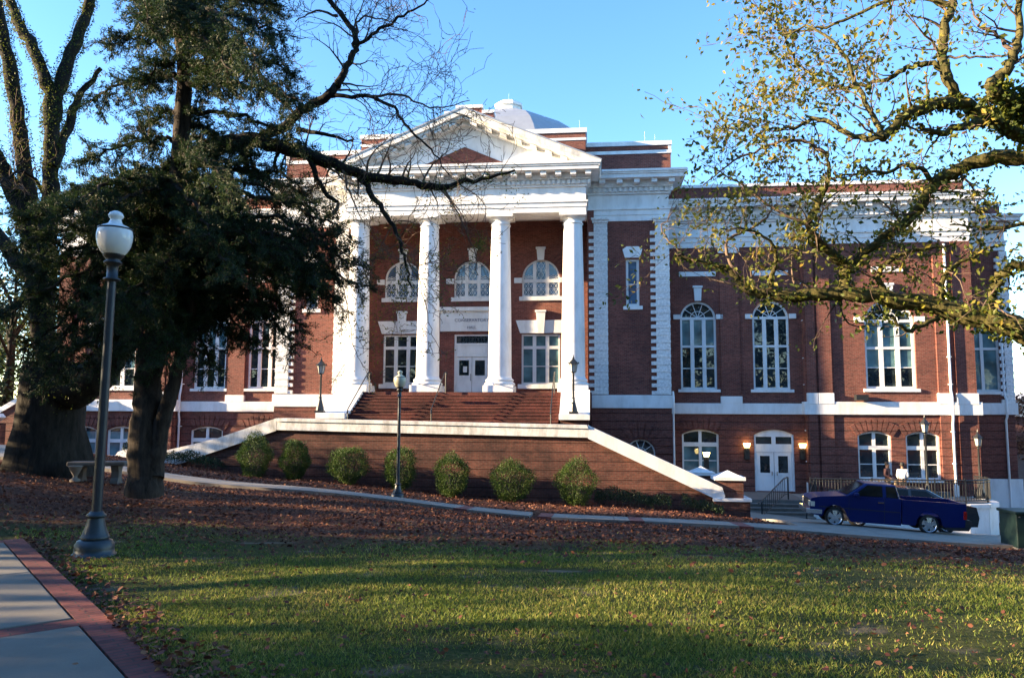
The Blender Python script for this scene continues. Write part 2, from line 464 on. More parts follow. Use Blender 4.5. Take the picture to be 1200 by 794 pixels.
def window(xc, w, z0, zs, rise, v, cols=2, hbars=(), fr=.10, mull=.14, glassm='glass', sill=None, fan=False, lattice=False, thin=(), teal=None, label=None):
    """frame mesh with pane and sill as its own sub-parts; returns the opening"""
    x0, x1 = xc - w / 2, xc + w / 2
    out = loop(x0, x1, z0, zs, rise); inn = loop(x0 + fr, x1 - fr, z0 + fr, zs, max(rise - fr, .02) if rise else 0) if rise else rect(x0 + fr, x1 - fr, z0 + fr, zs - fr)
    vf, vb = v + .10, v + .22
    mb = MB(); n = len(out)
    mb.add([(p[0], vf, p[1]) for p in out] + [(p[0], vf, p[1]) for p in inn], [(i, (i + 1) % n, n + (i + 1) % n, n + i) for i in range(n)])
    mb.add([(p[0], vf, p[1]) for p in inn] + [(p[0], vb, p[1]) for p in inn], [(i, (i + 1) % n, n + (i + 1) % n, n + i) for i in range(n)])
    zt = zs if (fan or not rise) else zs + rise * .9
    cw = (w - 2 * fr - (cols - 1) * mull) / cols
    for k in range(1, cols):
        xm = x0 + fr + k * cw + (k - .5) * mull
        mb.box(xm - mull / 2, xm + mull / 2, vf + .012, vb, z0 + fr, zt)
    for zb_, hgt in hbars:
        mb.box(x0 + fr, x1 - fr, vf + .004, vb, zb_, zb_ + hgt)
    for zb_ in thin:
        mb.box(x0 + fr, x1 - fr, vf + .04, vb, zb_ - .022, zb_ + .022)
    if fan:
        zc = zs
        for a in (36, 72, 108, 144):
            q = (xc + (w / 2 - fr) * math.cos(R(a)), vf + .07, zc + (rise - fr) * math.sin(R(a)))
            mb.bar((xc, vf + .07, zc), q, .035, .03, (0, 1, 0))
        pts = [(xc + w * .2 * math.cos(R(a)), vf + .07, zc + w * .2 * math.sin(R(a)) * rise / (w / 2)) for a in range(0, 181, 20)]
        for a, b in zip(pts, pts[1:]): mb.bar(a, b, .03, .03, (0, 1, 0))
    f = hb(mb, 'window', 'white')
    if label: f['label'] = label
    g = MB(); tri = tessellate_polygon([[Vector((p[0], p[1], 0)) for p in inn]])
    g.add([(p[0], vb - .03, p[1]) for p in inn], [tuple(t) for t in tri])
    hb(g, 'pane', glassm, f)
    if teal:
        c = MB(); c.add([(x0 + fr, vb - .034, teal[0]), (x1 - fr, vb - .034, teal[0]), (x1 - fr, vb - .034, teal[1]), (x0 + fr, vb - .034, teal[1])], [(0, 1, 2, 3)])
        hb(c, 'blind_reflection', 'gteal', f)  # basement windows: blind; upper wing and end windows: painted teal reflection
    if lattice:
        l = MB(); zr = [z0 + fr] + [zz for h_ in hbars for zz in (h_[0], h_[0] + h_[1])] + [zs + (rise - fr if rise else 0)]
        cells = [(zr[i], zr[i + 1]) for i in range(0, len(zr), 2)]
        for k in range(cols):
            xa = x0 + fr + k * (cw + mull); xb = xa + cw
            for za, zb_ in cells:
                top = zb_
                if rise and zb_ > zs:
                    ex = max(abs(xa - xc), abs(xb - xc)); top = zs + math.sqrt(max(.04, (w / 2 - fr) ** 2 - ex ** 2)) if k != cols // 2 else zb_
                xm, zm = (xa + xb) / 2, (za + top) / 2
                y = vb - .05
                for a, b in (((xa, za), (xb, top)), ((xa, top), (xb, za)), ((xm, za), (xm, top)), ((xa, zm), (xb, zm)), ((xa, zm), (xm, top)), ((xm, top), (xb, zm)), ((xb, zm), (xm, za)), ((xm, za), (xa, zm))):
                    l.bar((a[0], y, a[1]), (b[0], y, b[1]), .017, .016, (0, 1, 0))
        hb(l, 'lattice', 'white', f)
    if sill:
        s = MB().box(x0 - sill[0], x1 + sill[0], v - .10, v + .12, z0 - sill[1], z0 - .003); hb(s, 'sill', 'white', f, .015)
    return out


def keystone(xc, z0, z1, wb, wt, v, parent=None):
    k = MB().prism([(xc - wb / 2, z0), (xc + wb / 2, z0), (xc + wt / 2, z1 - .12), (xc - wt / 2, z1 - .12)], 'y', v - .13, v + .05)
    k.box(xc - wt / 2 - .05, xc + wt / 2 + .05, v - .17, v + .05, z1 - .12, z1)
    hb(k, 'keystone', 'white', parent, .012)


def entab(mb, x0, x1, v, vback, z, over=.8, lat=(.8, .8), dent=.24, modp=.8):
    """z: bottom, architrave top, frieze top, dentil top, corona bottom, top"""
    za, zb, zc, zd, ze, zf = z
    l0, l1 = lat
    mb.box(x0, x1, v, vback, za, zb - .06); mb.box(x0 + .004, x1 - .004, v + .03, vback - .004, za + .02, zc)
    h = (zb - za)
    mb.box(x0 - .04, x1 + .04, v - .04, vback, za + h * .45, zb - .1)
    mb.box(x0 - .10, x1 + .10, v - .10, vback, zb - .1, zb)
    mb.box(x0 - .07, x1 + .07, v - .07, vback, zc, zc + (zd - zc) * .3)
    mb.box(x0 - .10, x1 + .10, v - .10, vback, zc + (zd - zc) * .3, zd)
    n = int((x1 - x0 + .3) / dent)
    for i in range(n + 1):
        xx = x0 - .16 + (x1 - x0 + .32) * i / n
        mb.box(xx - dent * .28, xx + dent * .28, v - .20, v - .10, zc + (zd - zc) * .35, zd - .02)
    mb.box(x0 - .24, x1 + .24, v - .24, vback, zd, zd + .07)
    n = max(2, int((x1 - x0 + .6) / modp))
    for i in range(n + 1):
        xx = x0 - .12 + (x1 - x0 + .24) * i / n
        mb.box(xx - .15, xx + .15, v - over + .12, v - .2, ze - .22, ze - .003)
    mb.box(x0 - min(.26, l0), x1 + min(.26, l1), v - .26, vback, zd + .07, ze)
    mb.box(x0 - l0, x1 + l1, v - over, vback, ze, ze + (zf - ze) * .5)
    mb.box(x0 - l0 - (.06 if l0 > .1 else 0), x1 + l1 + (.06 if l1 > .1 else 0), v - over - .06, vback, ze + (zf - ze) * .5, ze + (zf - ze) * .72)
    mb.box(x0 - l0 - (.12 if l0 > .1 else 0), x1 + l1 + (.12 if l1 > .1 else 0), v - over - .12, vback, ze + (zf - ze) * .72, zf)


PX = lambda px, v, py=430: onb(px, py, v)[0]
PV, SV, WV, EV, RV = 3.0, 1.2, 2.5, 2.0, 4.5

# --- portico floor, steps, cheeks
hb(MB().box(-6.6, 6.6, -1.02, 3.2, -1.4, 1.1), 'portico_floor', 'stepb')
st = MB()
for i in range(15):
    z1 = 1.1 - .16 * (i + 1)
    st.box(-5.05, 5.05, -1.02 - .33 * (i + 1), -1.02 - .33 * i - .002, -1.6, z1 - .002)
    st.box(-5.05, 5.05, -1.02 - .33 * (i + 1) - .03, -1.02 - .33 * i - .004, z1 - .05, z1)
hb(st, 'front_steps', 'stepb')
for s in (-1, 1):
    c = MB(); xa, xb = sorted((s * 5.08, s * 6.5))
    c.prism([(-1.0, 1.02), (-3.75, -.28), (-3.75, -1.6), (-1.0, -1.6)], 'x', xa + .06, xb - .06)
    w = hb(c, 'stair_cheek', 'terr')
    k = MB().prism([(-.95, 1.24), (-3.3, .02), (-3.95, .02), (-3.95, -.26), (-3.4, -.26), (-.95, 1.0)], 'x', xa, xb)
    hb(k, 'cap', 'white', w, .02)

# --- columns
def column():
    p = MB().box(-.78, .78, -.78, .78, 1.102, 1.46)
    root = hb(p, 'column', 'white', None, .02)
    b = MB().lathe([(.76, 1.46), (.80, 1.50), (.80, 1.56), (.74, 1.62), (.69, 1.64), (.69, 1.68), (.735, 1.71), (.735, 1.76), (.68, 1.80), (.63, 1.84), (.61, 1.93)], n=40)
    hb(b, 'base', 'white', root)
    pr = []
    for i in range(13):
        t = i / 12; pr.append((.605 - .125 * (t ** 1.6), 1.93 + (9.83 - 1.93) * t))
    hb(MB().lathe(pr, n=40), 'shaft', 'white', root)
    c = MB().lathe([(.48, 9.83), (.53, 9.86), (.53, 9.90), (.485, 9.93), (.485, 10.06), (.54, 10.10), (.62, 10.16), (.66, 10.22)], n=40)
    c.box(-.70, .70, -.70, .70, 10.22, 10.368)
    hb(c, 'capital', 'white', root)
    return root


c0 = column()
for i, x in enumerate((-5.75, -1.95, 1.86, 5.66)):
    c = c0 if i == 0 else copy_tree(c0, hall)
    c.location = (x, 0, 0)

# --- portico back wall with its openings
mb = MB(); holes = []
for xc in (-4.12, -.1, 3.78):
    o = window(xc, 2.1, 6.56, 7.62, 1.05, PV, 3, [(7.36, .2)], .09, .2, 'gblue', (.16, .24), lattice=True)
    holes.append(o)
    r = MB(); n = 20
    for k in range(n):
        a0, a1 = math.pi * k / n, math.pi * (k + .86) / n
        vs = []
        for yy in (PV - .06, PV + .02):
            for a, q in ((a0, 1.07), (a0, 1.72), (a1, 1.72), (a1, 1.07)): vs.append((xc + q * math.cos(a), yy, 7.64 + q * math.sin(a)))
        r.add(vs, [(0, 1, 2, 3), (0, 4, 5, 1), (1, 5, 6, 2), (2, 6, 7, 3), (3, 7, 4, 0)])
    hb(r, 'arch_hood', 'brick')
    for sx in (-1, 1):
        xa, xb = sorted((xc + sx * 1.055, xc + sx * 1.5)); hb(MB().box(xa, xb, PV - .1, PV + .05, 7.32, 7.62), 'impost', 'white', None, .015)
    keystone(xc, 8.60, 9.36, .36, .46, PV)
for xc in (-4.12, 3.78):
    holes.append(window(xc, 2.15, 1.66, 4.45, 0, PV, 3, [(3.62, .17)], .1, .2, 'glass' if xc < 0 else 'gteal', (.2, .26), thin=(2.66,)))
    k = MB().prism([(xc - 1.15, 4.5), (xc + 1.15, 4.5), (xc + 1.4, 5.22), (xc - 1.4, 5.22)], 'y', PV - .07, PV + .03); hb(k, 'flat_arch', 'white', None, .012)
    keystone(xc, 4.48, 5.78, .36, .52, PV - .04)
dx = -.1
holes.append(rect(dx - 1.0, dx + 1.0, 1.1, 4.45))
sheet(mb, rect(-6.4, 6.4, 1.1, 10.9), holes, PV)
for s in (-1, 1):
    xa, xb = sorted((s * 6.4, s * 6.75)); mb.box(xa, xb, SV - .1, PV + .3, 1.0, 10.9)
hb(mb, 'portico_wall', 'brick')
# door
fr = MB()
for xa, xb, za, zb in ((dx - 1.0, dx - .9, 1.1, 4.45), (dx + .9, dx + 1.0, 1.1, 4.45), (dx - .9, dx + .9, 4.37, 4.45), (dx - .9, dx + .9, 3.2, 3.28), (dx - .9, dx + .9, 3.86, 3.96)):
    fr.box(xa, xb, PV + .06, PV + .2, za, zb)
fr.box(dx - .9, dx + .9, PV + .12, PV + .2, 3.28, 3.86)
fr.box(dx - .8, dx + .8, PV + .10, PV + .13, 3.36, 3.78)
fd = hb(fr, 'door', 'white', None, 0, 'white double entrance door under a lettered panel')
for s in (-1, 1):
    xa, xb = sorted((dx + s * .012, dx + s * .895))
    l = MB(); sheet(l, rect(xa, xb, 1.12, 3.19), [rect(xa + .16, xb - .16, 2.15, 3.0)], PV + .11, .05); lf = hb(l, 'door_leaf', 'white', fd)
    hb(MB().box(xa + .16, xb - .16, PV + .14, PV + .16, 2.15, 3.0), 'pane', 'glass', lf)
hb(MB().box(dx - .07, dx - .045, PV + .04, PV + .11, 1.85, 2.25), 'door_handle', 'steel', fd)
hb(MB().box(dx - .50, dx - .28, PV + .128, PV + .136, 2.33, 2.66), 'notice', 'paper', fd)
hb(MB().box(dx - .9, dx + .9, PV + .17, PV + .19, 3.96, 4.37), 'fanlight_pane', 'glass', fd)
g = MB()
for i in range(5):
    xa = dx - .86 + i * .344; xm = xa + .172
    for a, b in (((xa, 3.97), (xa + .344, 4.36)), ((xa, 4.36), (xa + .344, 3.97)), ((xm, 3.97), (xm, 4.36)), ((xa, 3.97), (xa, 4.36))):
        g.bar((a[0], PV + .15, a[1]), (b[0], PV + .15, b[1]), .03, .02, (0, 1, 0))
hb(g, 'fanlight_lattice', 'lampblue', fd)
p = MB().box(dx - 1.8, dx + 1.8, PV - .12, PV + .05, 4.62, 5.76); p.box(dx - 2.0, dx + 2.0, PV - .28, PV + .05, 5.76, 5.98); p.box(dx - 1.9, dx + 1.9, PV - .2, PV + .05, 5.70, 5.76)
for zz in (5.05,): p.box(dx - 1.8, dx + 1.8, PV - .128, PV, zz, zz + .025)
sgn = hb(p, 'name_panel', 'white')


def text(s, size, loc, mat, parent, name, rot=(math.pi / 2, 0, 0), ext=.012):
    cu = bpy.data.curves.new(name, 'FONT'); cu.body = s; cu.size = size; cu.align_x = 'CENTER'; cu.extrude = ext
    ob = bpy.data.objects.new(name, cu)
    me = ob.to_mesh(); me2 = me.copy(); ob.to_mesh_clear(); bpy.data.objects.remove(ob)
    me2.name = name; me2.materials.clear(); me2.materials.append(M[mat])
    o = bpy.data.objects.new(name, me2); COL.objects.link(o); o.parent = parent; o.location = loc; o.rotation_euler = rot
    return o


text('CONSERVATORY', .25, (dx, PV - .135, 5.16 - ZB), 'letter', sgn, 'lettering')
text('HALL', .22, (dx, PV - .135, 4.76 - ZB), 'letter', sgn, 'lettering')

# --- portico entablature, ceiling, pediment
mb = MB(); ZP = (10.37, 10.98, 11.70, 12.05, 12.38, 12.78)
entab(mb, -6.35, 6.35, -.7, .75, ZP, .8, (.65, .65), .26, .78)
for s in (-1, 1):
    xa, xb = sorted((s * 6.35, s * 5.1)); mb.box(xa, xb, .74, SV + .1, 10.37, 11.0); mb.box(xa, xb, .74, SV + .3, 11.0, 12.6)
hb(mb, 'portico_entablature', 'white')
hb(MB().box(-6.4, 6.4, .5, 3.3, 10.88, 11.0), 'portico_ceiling', 'white')
ped = MB(); zt, hw = 15.72, 7.06
sl = (zt - 12.78) / hw
ped.prism([(-6.3, 12.78), (6.3, 12.78), (0, 12.78 + 6.3 * sl)], 'y', -.62, -.3)
pd = hb(ped, 'pediment', 'white')
hb(MB().prism([(-2.85, 12.79), (2.75, 12.79), (0, 14.0)], 'y', -.665, -.6), 'tympanum', 'brick', pd)
rk = MB()
for s in (-1, 1):
    for th0, th1, vv in ((.30, .0, -1.55), (.44, .30, -1.42), (.62, .44, -1.0)):
        e = hw if vv < -1.2 else 6.6
        rk.prism([(s * (e + .06), 12.78 - th1 + (hw - e) * sl + .04), (0, zt + .04 - th1), (0, zt + .04 - th0), (s * (e - .0), 12.78 + (hw - e) * sl + .04 - th0)], 'y', vv, 1.55)
    n = 8
    for i in range(n):
        x = .55 + i * .78
        zz = zt - x * sl - .44
        rk.add([(s * (x - .17), y, zz + (.17 * sl) - dz) for y in (-1.38, -1.02) for dz in (.0, .14)] + [(s * (x + .17), y, zz - (.17 * sl) - dz) for y in (-1.38, -1.02) for dz in (.0, .14)],
               [(0, 1, 3, 2), (4, 6, 7, 5), (0, 4, 5, 1), (1, 5, 7, 3), (3, 7, 6, 2), (2, 6, 4, 0)])
hb(rk, 'raking_cornice', 'cope', pd)
rf = MB()
for s in (-1, 1):
    rf.prism([(s * (hw + .1), 12.85), (0, zt + .15), (0, zt + .045), (s * (hw + .1), 12.78)], 'y', -1.58, 1.6)
hb(rf, 'pediment_roof', 'roofm', pd)

# --- attics
a = MB(); a.box(-6.32, 6.32, 1.62, 9, 12.6, 15.43); a.box(-1.5, 1.2, 1.63, 2.3, 15.4, 16.72); a.box(-.85, .55, 1.635, 2.3, 16.7, 17.05)
at_ = hb(a, 'central_attic', 'brick')
b = MB(); b.box(-6.40, 6.40, 1.54, 9.1, 15.43, 15.68); b.box(-6.36, 6.36, 1.575, 9.05, 15.0, 15.14)
for x0, x1, z in ((-1.56, -.86, 16.72), (.56, 1.26, 16.72), (-.92, .62, 17.05)): b.box(x0, x1, 1.55, 2.4, z, z + .17)
hb(b, 'coping', 'white', at_)
for s in (-1, 1):
    a = MB(); xa, xb = sorted((s * 6.33, s * 11.0)); a.box(xa, xb, 2.42, 9, 12.6, 14.86); o = hb(a, 'side_attic', 'brick')
    b = MB(); e = .06
    b.box(xa - (e if s < 0 else 0), xb + (e if s > 0 else 0), 2.34, 9.1, 14.86, 15.1); b.box(xa - (.04 if s < 0 else 0), xb + (.04 if s > 0 else 0), 2.37, 9.05, 14.4, 14.58)
    xc_, xd = sorted((s * 10.86, s * 11.03)); b.box(xc_, xd, 2.39, 2.7, 14.58, 14.86)
    hb(b, 'coping', 'white', o)

# --- side blocks, wings, ends


def seg_hood(xc, w, zs, rise, v):
    r = MB(); Rr = (w * w / 4 + rise * rise) / (2 * rise); zc = zs + rise - Rr; a0 = math.atan2(zs - zc, w / 2) - .05
    n = 9
    for k in range(n):
        aa, ab = a0 + (math.pi - 2 * a0) * k / n, a0 + (math.pi - 2 * a0) * (k + .84) / n
        q1 = Rr + .62; vs = []
        for yy in (v - .05, v + .03):
            for a, q in ((aa, Rr + .02), (aa, q1), (ab, q1), (ab, Rr + .02)): vs.append((xc + q * math.cos(a), yy, zc + q * math.sin(a)))
        r.add(vs, [(0, 1, 2, 3), (0, 4, 5, 1), (1, 5, 6, 2), (2, 6, 7, 3), (3, 7, 4, 0)])
    hb(r, 'arch_hood', 'rust')


def quoin(x0, x1, tooth, v, z0, z1, side):
    """white brick pilaster whose blocks stick out like teeth on one side"""
    m = MB(); m.box(x0, x1, v - .14, v + .02, z0, z1)
    pitch = .385; n = int((z1 - z0) / pitch)
    for i in range(n):
        z = z0 + i * pitch
        if side < 0: m.box(x0 - tooth, x0 + .001, v - .13, v + .02, z, z + .19)
        else: m.box(x1 - .001, x1 + tooth, v - .13, v + .02, z, z + .19)
        m.box(x0 - .012, x1 + .012, v - .16, v - .13, z + .02, z + .17)
    return m


def finish_side():
    hb(upper, 'wall', 'brick'); hb(basem, 'basement_wall', 'rust'); hb(belt, 'belt_course', 'white', None, .02); hb(ent, 'entablature', 'white')
    hb(parw, 'parapet', 'brick'); hb(parc, 'parapet_coping', 'white')


for s in (1, -1):
    basem = MB(); upper = MB(); belt = MB(); ent = MB(); parw = MB(); parc = MB()
    # side block
    xa, xb = sorted((s * 6.4, s * 10.72)); xs = 8.78 * s
    h = [window(xs, .70, 5.72, 8.25, 0, SV, 1, (), .13, .1, 'gblue', (.16, .2), thin=(6.9,))]
    sheet(upper, rect(xa, xb, .9, 10.3), h, SV)
    upper.box(*( (10.4, 10.72) if s > 0 else (-10.72, -10.4)), SV + .004, WV + .3, .5, 10.3)
    k = MB().prism([(xs - .40, 8.30), (xs + .40, 8.30), (xs + .52, 8.75), (xs + .3, 8.9), (xs - .3, 8.9), (xs - .52, 8.75)], 'y', SV - .12, SV + .03); hb(k, 'slit_cap', 'white', None, .02)
    for q0, q1 in ((6.74, 7.46), (9.98, 10.70)):
        q = quoin(*sorted((s * q0, s * q1)), .27, SV, 1.05, 10.2, -s)
        q.box(*sorted((s * (q0 - .08), s * (q1 + .04))), SV - .2, SV + .02, 10.2, 10.34); q.box(*sorted((s * (q0 - .14), s * (q1 + .08))), SV - .26, SV + .02, 10.34, 10.46)
        hb(q, 'quoined_pilaster', 'wbrick')
    belt.box(*sorted((s * 6.3, s * 10.82)), SV - .16, SV + .1, .34, 1.02)
    # lunette
    lx = s * 9.1
    h2 = [window(lx, 1.5, -2.3, -1.98, .72, SV - .1, 1, (), .07, .1, 'glass', None, fan=True)]
    sheet(basem, rect(xa, xb, -5.3, .36), h2, SV - .1)
    basem.box(*sorted((s * 10.45, s * 10.72)), SV - .097, WV + .2, -5.3, .36)
    r = MB()
    for kk in range(11):
        aa, ab = math.pi * kk / 11, math.pi * (kk + .82) / 11; vs = []
        for yy in (SV - .15, SV - .08):
            for a, q in ((aa, .77), (aa, 1.6), (ab, 1.6), (ab, .77)): vs.append((lx + q * math.cos(a), yy, -1.98 + q * math.sin(a)))
        r.add(vs, [(0, 1, 2, 3), (0, 4, 5, 1), (1, 5, 6, 2), (2, 6, 7, 3), (3, 7, 4, 0)])
    hb(r, 'arch_hood', 'rust')
    entab(ent, *sorted((s * 6.42, s * 10.72)), SV - .05, 3.2, (10.3, 11.0, 11.75, 12.1, 12.45, 12.88), .75, (.0, .8) if s > 0 else (.8, .0), .26, .85)
    # wing
    wins = (12.32, 16.12) if s > 0 else (-12.0, -15.22)
    xe = 17.72 if s > 0 else -16.95
    hu, hl = [], []
    for i, xc in enumerate(wins):
        hu.append(window(xc, 1.9, 1.37, 5.25, .87, WV, 3, [(5.13, .14), (3.62, .12)], .11, .2, 'glass', (.16, .16), fan=True, thin=(2.5,), teal=(3.76, 5.12) if i == (0 if s > 0 else 1) else None))  # teal row: sky reflection put in as a coloured quad
        hb(MB().box(xc - 1.32, xc - .955, WV - .1, WV + .05, 5.14, 5.4), 'impost', 'white', None, .012); hb(MB().box(xc + .955, xc + 1.32, WV - .1, WV + .05, 5.14, 5.4), 'impost', 'white', None, .012)
        keystone(xc, 6.14, 6.96, .34, .42, WV)
        hb(MB().box(xc - .98, xc + .98, WV - .06, WV + .03, 7.48, 7.74), 'stone_panel', 'white', None, .012)
        if s > 0 and i == 1: continue
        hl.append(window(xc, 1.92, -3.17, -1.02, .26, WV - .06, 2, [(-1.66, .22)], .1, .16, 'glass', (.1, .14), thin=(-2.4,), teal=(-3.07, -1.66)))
        seg_hood(xc, 1.92, -1.02, .26, WV - .06)
    if s > 0:
        dx2 = 16.12; hl.append(loop(dx2 - 1.02, dx2 + 1.02, -3.95, -1.02, .28))
    sheet(upper, rect(*sorted((s * 10.6, xe)), .5, 9.1), hu, WV)
    sheet(basem, rect(*sorted((s * 10.6, xe)), -5.3, .1), hl, WV - .06)
    pier = 13.98 if s > 0 else -13.6
    upper.box(pier - .5, pier + .5, WV - .1, WV + .02, .6, 9.03)
    belt.box(*sorted((s * 10.7, xe)), WV - .16, WV + .1, .06, .63); belt.box(pier - .56, pier + .56, WV - .17, WV + .1, .62, 1.0)
    entab(ent, *sorted((s * 10.75, xe)), WV - .05, 3.5, (9.05, 9.70, 10.42, 10.75, 11.16, 11.60), .62, (.0, .0), .26, .85)
    ent.box(pier - .55, pier + .55, WV - .2, WV, 8.72, 9.3)
    # end block
    x2 = 26.15 if s > 0 else -24.4
    ew = [PX(1044, EV)] if s > 0 else [-20.7]
    lz = -3.22 if s > 0 else -2.8
    lo = [PX(1024.5, EV, 520), PX(1081, EV, 520)] if s > 0 else [PX(97, EV, 520), PX(141.5, EV, 520)]
    hu = [window(ew[0], 2.5, 1.40, 4.95, 1.1, EV, 3, [(4.85, .15), (3.45, .13)], .12, .22, 'glass', (.15, .17), fan=True, thin=(2.5,), teal=(2.52, 4.84))]  # teal quad paints the reflected sky on the end window
    keystone(ew[0], 6.05, 6.9, .36, .46, EV); hb(MB().box(ew[0] - .8, ew[0] + .8, EV - .06, EV + .03, 7.5, 7.78), 'stone_panel', 'white', None, .012)
    hb(MB().box(ew[0] - 1.75, ew[0] - 1.255, EV - .1, EV + .05, 4.86, 5.14), 'impost', 'white', None, .012); hb(MB().box(ew[0] + 1.255, ew[0] + 1.75, EV - .1, EV + .05, 4.86, 5.14), 'impost', 'white', None, .012)
    hl = []
    for xc in lo:
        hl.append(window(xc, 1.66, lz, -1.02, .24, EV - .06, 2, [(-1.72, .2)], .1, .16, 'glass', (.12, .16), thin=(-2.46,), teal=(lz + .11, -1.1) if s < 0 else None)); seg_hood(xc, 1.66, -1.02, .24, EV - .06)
    sheet(upper, rect(*sorted((xe, x2)), .5, 9.1), hu, EV); sheet(basem, rect(*sorted((xe, x2)), -5.3, .1), hl, EV - .06)
    upper.box(*sorted((xe, xe + s * .3)), EV + .004, WV + .3, .4, 9.1); basem.box(*sorted((xe, xe + s * .3)), EV - .056, WV + .3, -5.3, .1)
    upper.box(*sorted((x2, x2 - s * .3)), EV + .004, 12, .4, 9.1); basem.box(*sorted((x2, x2 - s * .3)), EV - .056, 12, -5.3, .1)
    for q0, q1 in ((xe + s * .06, xe + s * .50), (xe + s * .62, xe + s * 1.3), (x2 - s * 1.9, x2 - s * 1.30), (x2 - s * 1.0, x2 - s * .06)):
        upper.box(*sorted((q0, q1)), EV - .12, EV + .02, 1.1, 9.05); belt.box(*sorted((q0 - s * .05, q1 + s * .05)), EV - .22, EV + .1, .60, 1.17); 
        basem.box(*sorted((q0, q1)), EV - .16, EV, -5.3, .06)
    belt.box(*sorted((xe - s * .16, x2 + s * .16)), EV - .2, EV + .1, .06, .72); belt.box(*sorted((x2 - s * .2, x2 + s * .16)), EV + .1, 12, .06, .72); belt.box(*sorted((xe - s * .16, xe + s * .2)), EV + .1, WV - .17, .06, .72)
    entab(ent, *sorted((xe, x2)), EV - .05, 3.5, (9.05, 9.70, 10.42, 10.75, 11.16, 11.60), .62, (.62, .62), .26, .85)
    ent.box(*sorted((x2, x2 - s * 3)), 3.5, 12, 9.05, 11.9)
    parw.box(*sorted((s * 10.9, x2 + s * .2)), 2.72, 3.2, 11.5, 12.46); parc.box(*sorted((s * 10.9, x2 + s * .26)), 2.64, 3.26, 12.46, 12.62)
    parw.box(*sorted((x2 - s * .3, x2 + s * .2)), 3.2, 16, 11.5, 12.46); parc.box(*sorted((x2 - s * .36, x2 + s * .26)), 3.26, 16, 12.46, 12.62)
    finish_side()
# right rear block beyond the end
basem = MB(); upper = MB(); belt = MB(); ent = MB(); parw = MB(); parc = MB()
xr0, xr1 = 26.15, 29.15
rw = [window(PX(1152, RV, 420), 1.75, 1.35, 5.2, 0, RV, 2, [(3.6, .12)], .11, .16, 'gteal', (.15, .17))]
sheet(upper, rect(xr0, xr1, .5, 9.1), rw, RV); basem.box(xr0, xr1, RV - .05, RV + .3, -5.6, .1); upper.box(xr1 - .3, xr1, RV + .004, 14, .5, 9.1); basem.box(xr1 - .3, xr1, RV + .3, 14, -5.6, .1)
belt.box(xr0, xr1 + .15, RV - .16, RV + .1, .1, .72)
hb(quoin(PX(1175, RV, 400), xr1 + .02, .26, RV, .72, 9.0, -1), 'quoined_pilaster', 'wbrick')
entab(ent, xr0, xr1, RV - .05, 6, (9.05, 9.6, 10.1, 10.3, 10.6, 10.95), .55, (0, .6), .26, .85)
parw.box(xr0, xr1 - .1, RV + .1, RV + .5, 10.9, 11.55); parc.box(xr0, xr1 - .05, RV + .04, RV + .56, 11.55, 11.68)
hb(MB().box(xr0 + .1, xr1 + .2, RV - .12, RV, -5.6, -3.3), 'plinth', 'white')
finish_side()
hb(MB().box(-24.3, 26.0, 4.7, 40, -5.2, 11.7).box(-10.6, 10.6, 3.4, 34, -5.2, 12.9).box(26, 29, 5, 20, -5.2, 10.9), 'roof', 'roof')
hb(MB().box(10.9, 14.6, WV - .12, WV - .05, -5.3, -4.0).box(17.3, 26.2, EV - .1, EV - .02, -4.35, -4.0), 'water_table', 'white')

# --- lower entrance door of the right wing
f = MB(); vd = WV - .06
out = loop(dx2 - 1.02, dx2 + 1.02, -3.95, -1.02, .28); inn = loop(dx2 - .92, dx2 + .92, -3.95, -1.02, .18); n = len(out)
f.add([(p[0], vd + .08, p[1]) for p in out] + [(p[0], vd + .08, p[1]) for p in inn] + [(p[0], vd + .2, p[1]) for p in inn], [(i, (i + 1) % n, n + (i + 1) % n, n + i) for i in range(1, n)] + [(n + i, n + (i + 1) % n, 2 * n + (i + 1) % n, 2 * n + i) for i in range(1, n)])
f.box(dx2 - .92, dx2 + .92, vd + .1, vd + .2, -1.12, -.80); f.box(dx2 - .92, dx2 + .92, vd + .1, vd + .2, -1.92, -1.50); f.box(dx2 - .1, dx2 + .1, vd + .09, vd + .2, -1.5, -1.1)
ld = hb(f, 'door', 'white', None, 0, 'white double door at basement level between two lit wall lamps')
hb(MB().box(dx2 - .92, dx2 + .92, vd + .17, vd + .19, -1.5, -1.1), 'pane', 'glass', ld)
for s in (-1, 1):
    xa, xb = sorted((dx2 + s * .012, dx2 + s * .915)); l = MB(); sheet(l, rect(xa, xb, -3.94, -1.93), [rect(xa + .2, xb - .2, -3.0, -2.12)], vd + .13, .05); lf = hb(l, 'door_leaf', 'white', ld)
    hb(MB().box(xa + .2, xb - .2, vd + .16, vd + .18, -3.0, -2.12), 'pane', 'glass', lf)
    hb(MB().box(dx2 + s * .13 - .02, dx2 + s * .13 + .02, vd + .05, vd + .13, -3.12, -2.92), 'door_handle', 'steel', lf)
